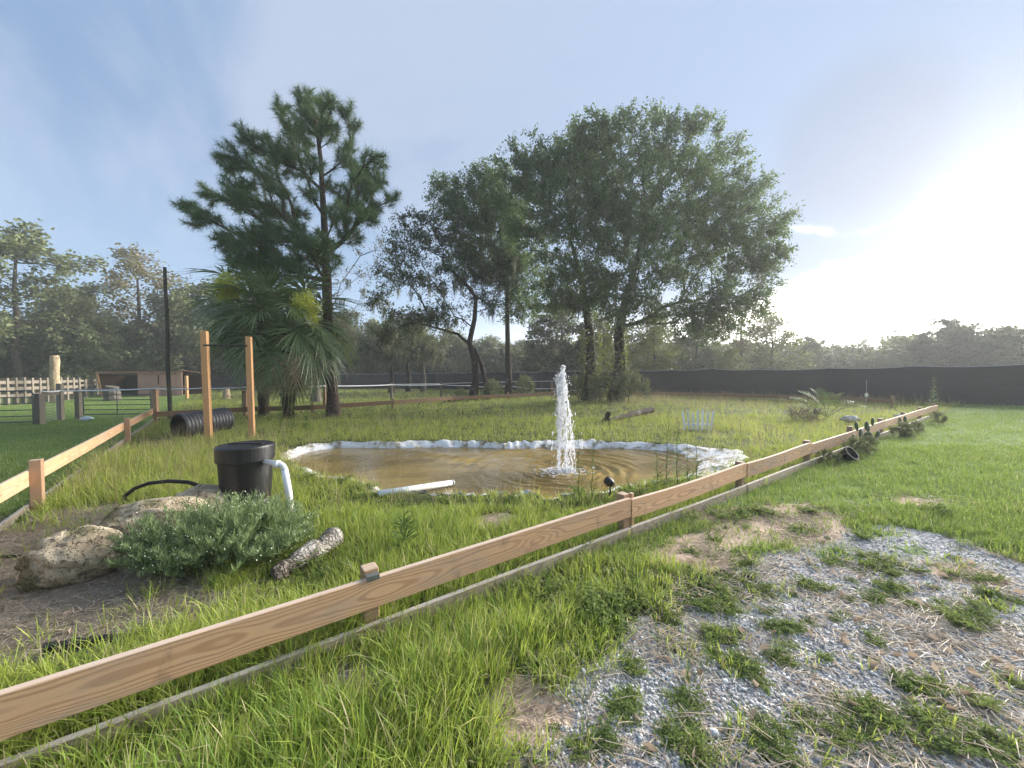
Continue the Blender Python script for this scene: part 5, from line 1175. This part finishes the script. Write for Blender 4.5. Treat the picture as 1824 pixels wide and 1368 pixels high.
q = P(1663, 720, 14.6); stalk_plant('mullein', 'grey flower spike beyond the end of the near fence', (q.x, q.y, 0), 1.35, 340, 40, .26, 'shrub_leaf', lw=.12)
for k, (u, Y, s) in enumerate(((1480, 7.3, .5), (1508, 7.7, .42), (1575, 9.3, .5), (1600, 10, .42), (1640, 11.6, .5), (1430, 6.9, .35))):
    q = P(u, 790, Y); q = Vector((q.x, q.y, gz1(q.x, q.y))) + FN * -.35
    plant('bush', 'weedy_bush', ('leafy weed bush below the leaning fence post', 'leafy weed bush left of the tall prickly pear', 'weed bush between the prickly pears', 'weed bush beside the smallest prickly pear', 'weed bush at the far end of the rail', 'small weed bush on the grass before the leaning post')[k], q, (s * .2, s * .2, s * .26), k * 1.1, 'bush', 'weed bushes along the fence')
# grey-green flowering shrub in front of the barrel
rng = np.random.default_rng(61); bs = P(398, 965, 3.34); sb = thing('flowering_shrub', 'blue-green shrub dotted with tiny pale flowers before the barrel', 'shrub', (bs.x, bs.y, 0))
mbs = MB(); LV, LF, FV, FF = [], [], [], []; lo = fo = 0
for k in range(430):
    a = rng.uniform(0, 6.28); r_ = rng.random() ** .5; bx0 = bs.x + .52 * r_ * math.cos(a); by0 = bs.y + .36 * r_ * math.sin(a); hh = (.44 - .17 * r_ ** 2) * rng.uniform(.4, 1.25)
    if bx0 > bs.x + .35: hh *= .75
    b0 = np.array([bx0, by0, 0.0]); tp_ = b0 + np.array([.30 * r_ * math.cos(a) + rng.normal(0, .06), .22 * r_ * math.sin(a) + rng.normal(0, .06), hh])
    md = (b0 + tp_) / 2 + np.array([rng.normal(0, .03), rng.normal(0, .03), .04]); mbs.tube([b0, md, tp_], [.004, .003, .0015], 3, False)
    m = 62; t_ = rng.uniform(.25, 1, m)[:, None]; p_ = b0 + (tp_ - b0) * t_ + (md - (b0 + tp_) / 2) * 4 * t_ * (1 - t_); ax = rng.normal(size=(m, 3)); ax[:, 2] = np.abs(ax[:, 2]) + .9
    V, F = leaf_quads(p_, ax, .062, .05, rng); LV.append(V); LF.append(F + lo); lo += len(V)
    if rng.random() < .85:
        m = 3; p_ = tp_ + rng.normal(size=(m, 3)) * np.array([.035, .035, .025]); V, F = leaf_quads(p_, rng.normal(size=(m, 3)), .009, .5, rng); FV.append(V); FF.append(F + fo); fo += len(V)
part(mbs, 'stems', 'weed_leaf', sb)['kind'] = 'stuff'
link('foliage', mesh_np('foliage', np.concatenate(LV), np.concatenate(LF), 'shrub_leaf'), sb)
o = link('flowers', mesh_np('flowers', np.concatenate(FV), np.concatenate(FF), 'flower_white'), sb); o['kind'] = 'stuff'
# ------------------------------------------------------------------ ground cover: tufts instanced on points
def blades(n, h, spread, w, rng, lean=.5, curl=.8, hv=.45, seg=3):
    a = rng.uniform(0, 6.28, n); r_ = spread * rng.random(n) ** .5; b0 = np.c_[r_ * np.cos(a), r_ * np.sin(a), np.full(n, -.015)]
    da = a + rng.normal(0, .7, n); H = h * (1 - hv + hv * 1.3 * rng.random(n)); ln = lean * rng.random(n) * H; cu = curl * rng.random(n) ** 1.5 * H
    dh = np.c_[np.cos(da), np.sin(da), np.zeros(n)]; sd = np.c_[-np.sin(da), np.cos(da), np.zeros(n)] ; tw = rng.normal(0, .5, n)[:, None]; sd = sd * np.cos(tw) + dh * np.sin(tw)
    V = []; 
    for k in range(seg + 1):
        t_ = k / seg; c_ = b0 + dh * (ln * t_ + cu * t_ ** 2.2)[:, None]; c_[:, 2] += H * (t_ - .30 * (cu / H) * t_ ** 3); ww = w * (1 - t_ ** 1.6) * (.75 + .5 * t_ * (1 - t_) * 4 * .5)
        if k < seg: V += [c_ - sd * ww, c_ + sd * ww]
        else: V.append(c_)
    m = 2 * seg + 1; V = np.stack(V, 1).reshape(-1, 3); o_ = np.arange(n) * m; F4 = np.concatenate([np.stack([o_ + 2 * k, o_ + 2 * k + 1, o_ + 2 * k + 3, o_ + 2 * k + 2], 1) for k in range(seg - 1)]); F3 = np.stack([o_ + 2 * seg - 2, o_ + 2 * seg - 1, o_ + 2 * seg], 1)
    return V, [F4, F3]
def sprig(n, rng, h=.09, spread=.12, leaf=.028):
    a = rng.uniform(0, 6.28, n); L = rng.uniform(.4, 1, n); tip = np.c_[spread * L * np.cos(a), spread * L * np.sin(a), h * rng.uniform(.3, 1, n)]; k = 16
    t_ = rng.uniform(.15, 1, (n, k, 1)); p = tip[:, None, :] * t_; p[..., 2] = tip[:, None, 2] * t_[..., 0] ** .7; p = p.reshape(-1, 3) + rng.normal(size=(n * k, 3)) * .006
    ax = rng.normal(size=(n * k, 3)); ax[:, 2] = np.abs(ax[:, 2]) * .6; return leaf_quads(p, ax, leaf, .24, rng)
def straws(n, rng, L=.16, spread=.14, w=.0016):
    a = rng.uniform(0, 6.28, n); c_ = rng.normal(size=(n, 3)) * np.array([spread, spread, .006]); c_[:, 2] = np.abs(c_[:, 2]) + .004
    d_ = np.c_[np.cos(a), np.sin(a), rng.normal(0, .10, n)] * (L * rng.uniform(.4, 1.1, n))[:, None]; sd = np.c_[-np.sin(a), np.cos(a), np.zeros(n)] * w
    up = np.array([0, 0, w]); V = np.stack([c_ - d_ / 2 - sd, c_ - d_ / 2 + sd, c_ + sd + up * 3, c_ + d_ / 2, c_ - sd + up * 3], 1).reshape(-1, 3); return V, np.arange(5 * n).reshape(-1, 5)
def protos(name, lst, mat):
    c_ = bpy.data.collections.new(name)
    for i, (V, F) in enumerate(lst):
        o = bpy.data.objects.new('%s_tuft_%s' % (name, 'abcdefgh'[i]), mesh_np(name, V, F, mat)); c_.objects.link(o)
    return c_
def scatter(name, label, coll, pts, rot, scl, idx, tint):
    n = len(pts); me = bpy.data.meshes.new(name); me.vertices.add(n); me.vertices.foreach_set('co', np.asarray(pts, np.float32).ravel())
    for an, ty, dat, ch_ in (('rot', 'FLOAT_VECTOR', rot, 'vector'), ('scl', 'FLOAT_VECTOR', scl, 'vector'), ('idx', 'INT', idx, 'value'), ('tint', 'FLOAT', tint, 'value')):
        at = me.attributes.new(an, ty, 'POINT'); at.data.foreach_set(ch_, np.asarray(dat, np.int32 if ty == 'INT' else np.float32).ravel())
    o = link(name, me); tag(o, label, kind='stuff')
    g = bpy.data.node_groups.new(name, 'GeometryNodeTree'); g.interface.new_socket('Geometry', in_out='INPUT', socket_type='NodeSocketGeometry'); g.interface.new_socket('Geometry', in_out='OUTPUT', socket_type='NodeSocketGeometry')
    gi = g.nodes.new('NodeGroupInput'); go = g.nodes.new('NodeGroupOutput'); ci = g.nodes.new('GeometryNodeCollectionInfo'); ci.inputs[0].default_value = coll; ci.inputs['Separate Children'].default_value = True; ci.inputs['Reset Children'].default_value = True
    ip = g.nodes.new('GeometryNodeInstanceOnPoints'); ip.inputs['Pick Instance'].default_value = True
    def na(nm, ty):
        q = g.nodes.new('GeometryNodeInputNamedAttribute'); q.data_type = ty; q.inputs[0].default_value = nm; return q.outputs[0]
    g.links.new(gi.outputs[0], ip.inputs['Points']); g.links.new(ci.outputs[0], ip.inputs['Instance']); g.links.new(na('idx', 'INT'), ip.inputs['Instance Index']); g.links.new(na('rot', 'FLOAT_VECTOR'), ip.inputs['Rotation']); g.links.new(na('scl', 'FLOAT_VECTOR'), ip.inputs['Scale']); g.links.new(ip.outputs[0], go.inputs[0])
    md = o.modifiers.new('scatter', 'NODES'); md.node_group = g
    return o
def grow(name, label, arr, mat, h, w, spread, nb, lean=.45, curl=.75, hv=.45, dry=.10):
    # every blade a real strip of faces; arr is one array of tufts per depth band
    Vs, F4, F3, Ti, o0, tot = [], [], [], [], 0, 0
    for k, A in enumerate(arr):
        m = nb[k]; n = len(A) * m; seg = 3 if k < 2 else (2 if k < 3 else 1)
        if not n: continue
        A = np.repeat(A, m, 0); a = rng.uniform(0, 6.28, n); r_ = spread * rng.random(n) ** .5 * A[:, 3]
        b0 = A[:, :3] + np.c_[r_ * np.cos(a), r_ * np.sin(a), np.full(n, -.012)]
        H = h * A[:, 5] * (1 - hv + hv * 1.4 * rng.random(n)); da = a + rng.normal(0, .8, n); ln = lean * rng.random(n) * H; cu = curl * rng.random(n) ** 1.5 * H
        dh = np.c_[np.cos(da), np.sin(da), np.zeros(n)]; tw = rng.normal(0, .6, n)[:, None]; sd = np.c_[-np.sin(da), np.cos(da), np.zeros(n)] * np.cos(tw) + dh * np.sin(tw)
        ww0 = (w * A[:, 3] * rng.uniform(.7, 1.3, n))[:, None]; V = []
        for j in range(seg + 1):
            t_ = j / seg; c_ = b0 + dh * (ln * t_ + cu * t_ ** 2.2)[:, None]; c_[:, 2] += H * t_ - .32 * cu * t_ ** 3
            if j < seg: V += [c_ - sd * ww0 * (1 - .55 * t_ ** 1.5), c_ + sd * ww0 * (1 - .55 * t_ ** 1.5)]
            else: V.append(c_)
        mv = 2 * seg + 1; Vs.append(np.stack(V, 1).reshape(-1, 3)); q = o0 + np.arange(n) * mv
        for j in range(seg - 1): F4.append(np.stack([q + 2 * j, q + 2 * j + 1, q + 2 * j + 3, q + 2 * j + 2], 1))
        F3.append(np.stack([q + 2 * seg - 2, q + 2 * seg - 1, q + 2 * seg], 1))
        Ti.append(np.repeat(np.where(rng.random(n) < dry, 1.6, np.clip(A[:, 6] + rng.normal(0, .12, n), 0, 1)), mv)); o0 += n * mv; tot += n
    fl = ([np.concatenate(F4)] if F4 else []) + [np.concatenate(F3)]
    me = mesh_np(name, np.concatenate(Vs), fl, mat); me.attributes.new('tint', 'FLOAT', 'POINT').data.foreach_set('value', np.concatenate(Ti).astype(np.float32))
    tag(link(name, me), label, kind='stuff'); return (len(np.concatenate(arr)), tot, len(me.polygons))
rng = np.random.default_rng(123)
def cand(y0, y1, dens):
    A = 1.40; area = (y1 - y0) * (2 * (A * (y0 + y1) / 2 + 1.2)); n = int(area * dens)
    y = rng.uniform(y0, y1, int(n * 1.6)); x = rng.uniform(-1, 1, len(y)) * (A * y1 + 1.2); m = np.abs(x) < A * y + 1.2; x, y = x[m], y[m]
    return x[:n], y[:n]
weed_c = protos('gravel_weeds', [sprig(34, rng, .06, .11, .017), sprig(44, rng, .09, .13, .019), sprig(26, rng, .035, .10, .014)] + [blades(20, .14, .04, .0036, rng, 1.0, 1.0)], 'ground_weed')
straw_c = protos('straw', [straws(60, rng) for _ in range(3)], 'straw_blade')
leaf_c = protos('fallen_leaves', [leaf_quads(np.array([[0, 0, .004]]), np.array([[1, .2, .15]]), .045, .24, rng), leaf_quads(np.array([[0, 0, .004]]), np.array([[1, -.3, .3]]), .05, .32, rng)], 'dead_leaf')
L_, S_, Wd, St, Sd, Lf = [], [], [], [], [], []
keep_low = [(px1.x + .05, px1.y - .3, .45), (px1.x, px1.y - .8, .5), (G(545, 1010).x, G(545, 1010).y - .15, .5), (c0.x, c0.y - .7, .9), (bx_, by_ - .5, .5), (G(752, 875).x, G(752, 875).y - .3, .6), (G(140, 1060).x, G(140, 1060).y, .6), (G(1243, 766).x, G(1243, 766).y - .6, .7)]
for y0, y1, dn, k in ((.7, 2.4, 620, 0), (2.4, 4.5, 420, 1), (4.5, 8, 190, 2), (8, 14, 80, 3), (14, 26, 26, 4), (26, 50, 7, 5)):
    x, y = cand(y0, y1, dn); gr, sa, di, wd, ins, lawn = zones(x, y); s, w = pond_s(x, y); z = gz(x, y)
    fs = np.abs(nearside(x, y)); far = (.0, .05, .25, .6, 1.1, 2.2)[k]
    big = fbm(x * .5, y * .5, 70); fine_ = fbm(x * 2.2, y * 2.2, 71); h1 = rng.random(len(x))
    edge = np.where(y < 6.6, .28, .42) + .5 * (fbm(x * 1.7, y * 1.7, 75) - .5)
    ok = (s > w * edge + .04) & (fs > .03)
    bare = np.maximum(np.maximum(gr * (1 - .12 * wd), sa * .96), di * np.where(y < 6, .96, .6))
    is_lawn = lawn > .5
    # long grass
    strip = (~ins) & (~is_lawn)
    d_long = np.where(ins, .55 + .75 * fine_, np.where(strip, .60 + .6 * fine_, 0)) * (1 - bare)
    m = ok & (h1 < d_long)
    hs = (.55 + .75 * big + .25 * rng.random(len(x))) * np.where(strip, np.where(fs < .45, .55, .80), .82)
    hs = hs * (1 - .45 * np.exp(-((s - w) / .8) ** 2))
    tall_l = np.exp(-(((x + 6.0) / 2.6) ** 2 + ((y - 7.0) / 3.2) ** 2)); hs = hs * (1 + .55 * tall_l)
    hs = hs * np.where((fs < .25) & ins, 1.1, 1.0) * np.where(strip, 1 - .55 * sstep(poly_sd(x, y, grav_poly), -.75, .0), 1)
    for ex_, ey_, er_ in keep_low: hs = hs * (1 - .72 * np.exp(-((x - ex_) ** 2 + (y - ey_) ** 2) / er_ ** 2))
    tint = np.clip(.17 + .85 * fbm(x * .8, y * .8, 72) * fbm(x * .25 + 3, y * .25, 73) * 1.9 + .10 * rng.random(len(x)) + .25 * tall_l + .26 * sstep(y, 5, 11), 0, 1)
    tint = np.where(strip, tint * .85, tint)
    q = rng.uniform(.8, 1.2, len(x)); wxy = (1 + far) * q
    L_.append(np.c_[x, y, z, wxy, wxy, hs * q * (1 + .05 * far), tint, rng.random(len(x))][m])
    # lawn and the low growth among the gravel edges
    d_s = np.where(is_lawn, 1.15 * (1 - bare) * (.55 + .9 * fine_), 0) + wd * .11 * (~ins) * (1 - sa) * (1 - .2 * gr)
    m = ok & (rng.random(len(x)) < d_s)
    t2 = np.clip(.55 * big + .5 * fbm(x * 1.1, y * 1.1, 76) - .12 + .1 * rng.random(len(x)), 0, 1); hs = (.55 + .6 * big + .4 * fine_) * np.where(is_lawn, np.where(leftside(x, y) < 0, .75, .95), .40)
    S_.append(np.c_[x, y, z, (1 + far) * q, (1 + far) * q, hs * q * (1 + .25 * far), t2, rng.random(len(x))][m])
    if k < 4:
        m = ok & (rng.random(len(x)) < np.where(ins, .045 * (1 - bare) * (k < 3), wd * gr * .15 + .006 * gr + .02 * is_lawn * (k < 2) + .03 * strip) * np.where(fine_ > .42, 1.4, .3))
        sc = rng.uniform(.5, 1.25, len(x)) * (1 + .5 * far) * np.where(gr > .5, .8, 1.4); Wd.append(np.c_[x, y, z, sc, sc, sc * rng.uniform(.4, .9, len(x)), np.clip(rng.normal(.55, .25, len(x)), 0, 1), rng.random(len(x))][m])
        m = (s > w) & (rng.random(len(x)) < np.maximum(sa * .07 * (1 - .95 * gr), di * .26 * (y < 6)) + .03 * strip)
        sc = rng.uniform(.6, 1.2, len(x)) * (1 + .4 * far); St.append(np.c_[x, y, z, sc, sc, sc, np.clip(rng.normal(.45, .25, len(x)) - .05 * di + .15 * sa, 0, 1), rng.random(len(x))][m])
        m = ok & (rng.random(len(x)) < (.09 * gr + .16 * sa + .05 * di + .03) * (~is_lawn) * (y < 6)) & (~ins | (di > .3))
        sc = rng.uniform(.5, 1.2, len(x)); Lf.append(np.c_[x, y, z + .008, sc, sc, sc, rng.random(len(x)), rng.random(len(x))][m])
    if k >= 2:
        back = sstep(y, 15, 20) * (x > 4) * ins; m = ok & ins & (rng.random(len(x)) < .05 + .30 * back + .16 * tall_l)
        sc = rng.uniform(.6, 1.1, len(x)) * (1 - .15 * (1 - back)); Sd.append(np.c_[x, y, z, sc * (1 + far * .6), sc * (1 + far * .6), sc, np.clip(rng.normal(.5, .25, len(x)), 0, 1), rng.random(len(x))][m])
def put(name, label, coll, arr, tilt=.10):
    A = np.concatenate(arr); n = len(A); k = len(coll.objects); rot = np.c_[rng.normal(0, tilt, n), rng.normal(0, tilt, n), rng.uniform(0, 6.28, n)]
    scatter(name, label, coll, A[:, :3], rot, A[:, 3:6], (A[:, 7] * k).astype(int), A[:, 6]); return n
cnt = [grow('long_grass', 'long bright green grass filling the pond yard and fence line', L_, 'grass_blade', .22, .0027, .06, (15, 12, 8, 5, 4, 3)), grow('lawn_grass', 'short mown grass outside the board fences', S_, 'lawn_blade', .088, .0028, .08, (16, 14, 10, 7, 4, 3), .6, .6), put('gravel_weeds', 'low weeds growing through the gravel', weed_c, Wd), put('straw', 'dry straw and pine needles on the bare patches', straw_c, St, .05), grow('seed_grass', 'tan seeding grass stems standing above the green', Sd, 'seed_stem', .62, .0022, .07, (5, 5, 4, 4), .3, .5), put('fallen_leaves', 'dry brown leaves strewn on the gravel', leaf_c, Lf, .25)]
# gravel stones
def stone(rng):
    bm = bmesh.new(); bmesh.ops.create_icosphere(bm, subdivisions=1, radius=1.0)
    V = np.array([v.co[:] for v in bm.verts]) * rng.uniform(.55, 1.25, (12 if len(bm.verts) == 12 else len(bm.verts), 1)) * np.array([1.15, .85, .6]); F = np.array([[v.index for v in f.verts] for f in bm.faces]); bm.free(); return V, F
stone_c = protos('gravel', [stone(rng) for _ in range(6)], 'stone')
gp = []
for y0, y1, dn in ((.5, 2.4, 4600), (2.4, 3.6, 2300), (3.6, 5.2, 800)):
    n = int((y1 - y0) * 7.5 * dn); x = rng.uniform(-.4, 7.1, n); y = rng.uniform(y0, y1, n); m = np.abs(x) < 1.4 * y + .8; x, y = x[m], y[m]
    gr, sa, di, wd, ins, lawn = zones(x, y); m = (rng.random(len(x)) < (gr * (1 - .8 * sa) * (1 - .35 * wd) + .02 * (1 - gr)) * (.45 + .75 * fbm(x * 2.5, y * 2.5, 88))) & (nearside(x, y) < -.03); x, y = x[m], y[m]
    sc = rng.gamma(4, .00125, len(x)) * (1.0 if y0 < 3 else 1.25) + .003; sc[rng.random(len(x)) < .01] *= 1.9; gp.append(np.c_[x, y, gz(x, y) + sc * .25, sc, sc, sc, rng.random(len(x)), rng.random(len(x))])
cnt.append(put('gravel', 'grey crushed stone gravel of the lot', stone_c, gp, .6))
print('INSTANCES', cnt)
# ------------------------------------------------------------------ evening haze: one box of even air round the whole place
hz = bpy.data.materials.new('haze'); hz.use_nodes = True; t = hz.node_tree; t.nodes.clear()
vol = nd(t, 'ShaderNodeVolumePrincipled', Color=(.95, .96, .98, 1), Density=.0015, Anisotropy=.25)
t.links.new(vol.outputs[0], nd(t, 'ShaderNodeOutputMaterial').inputs['Volume']); MATS['haze'] = hz
tag(part(MB().box((0, 320, 7.7), (870, 800, 22.4)), 'haze', 'haze', None), 'pale evening haze hanging over the yard', kind='stuff')
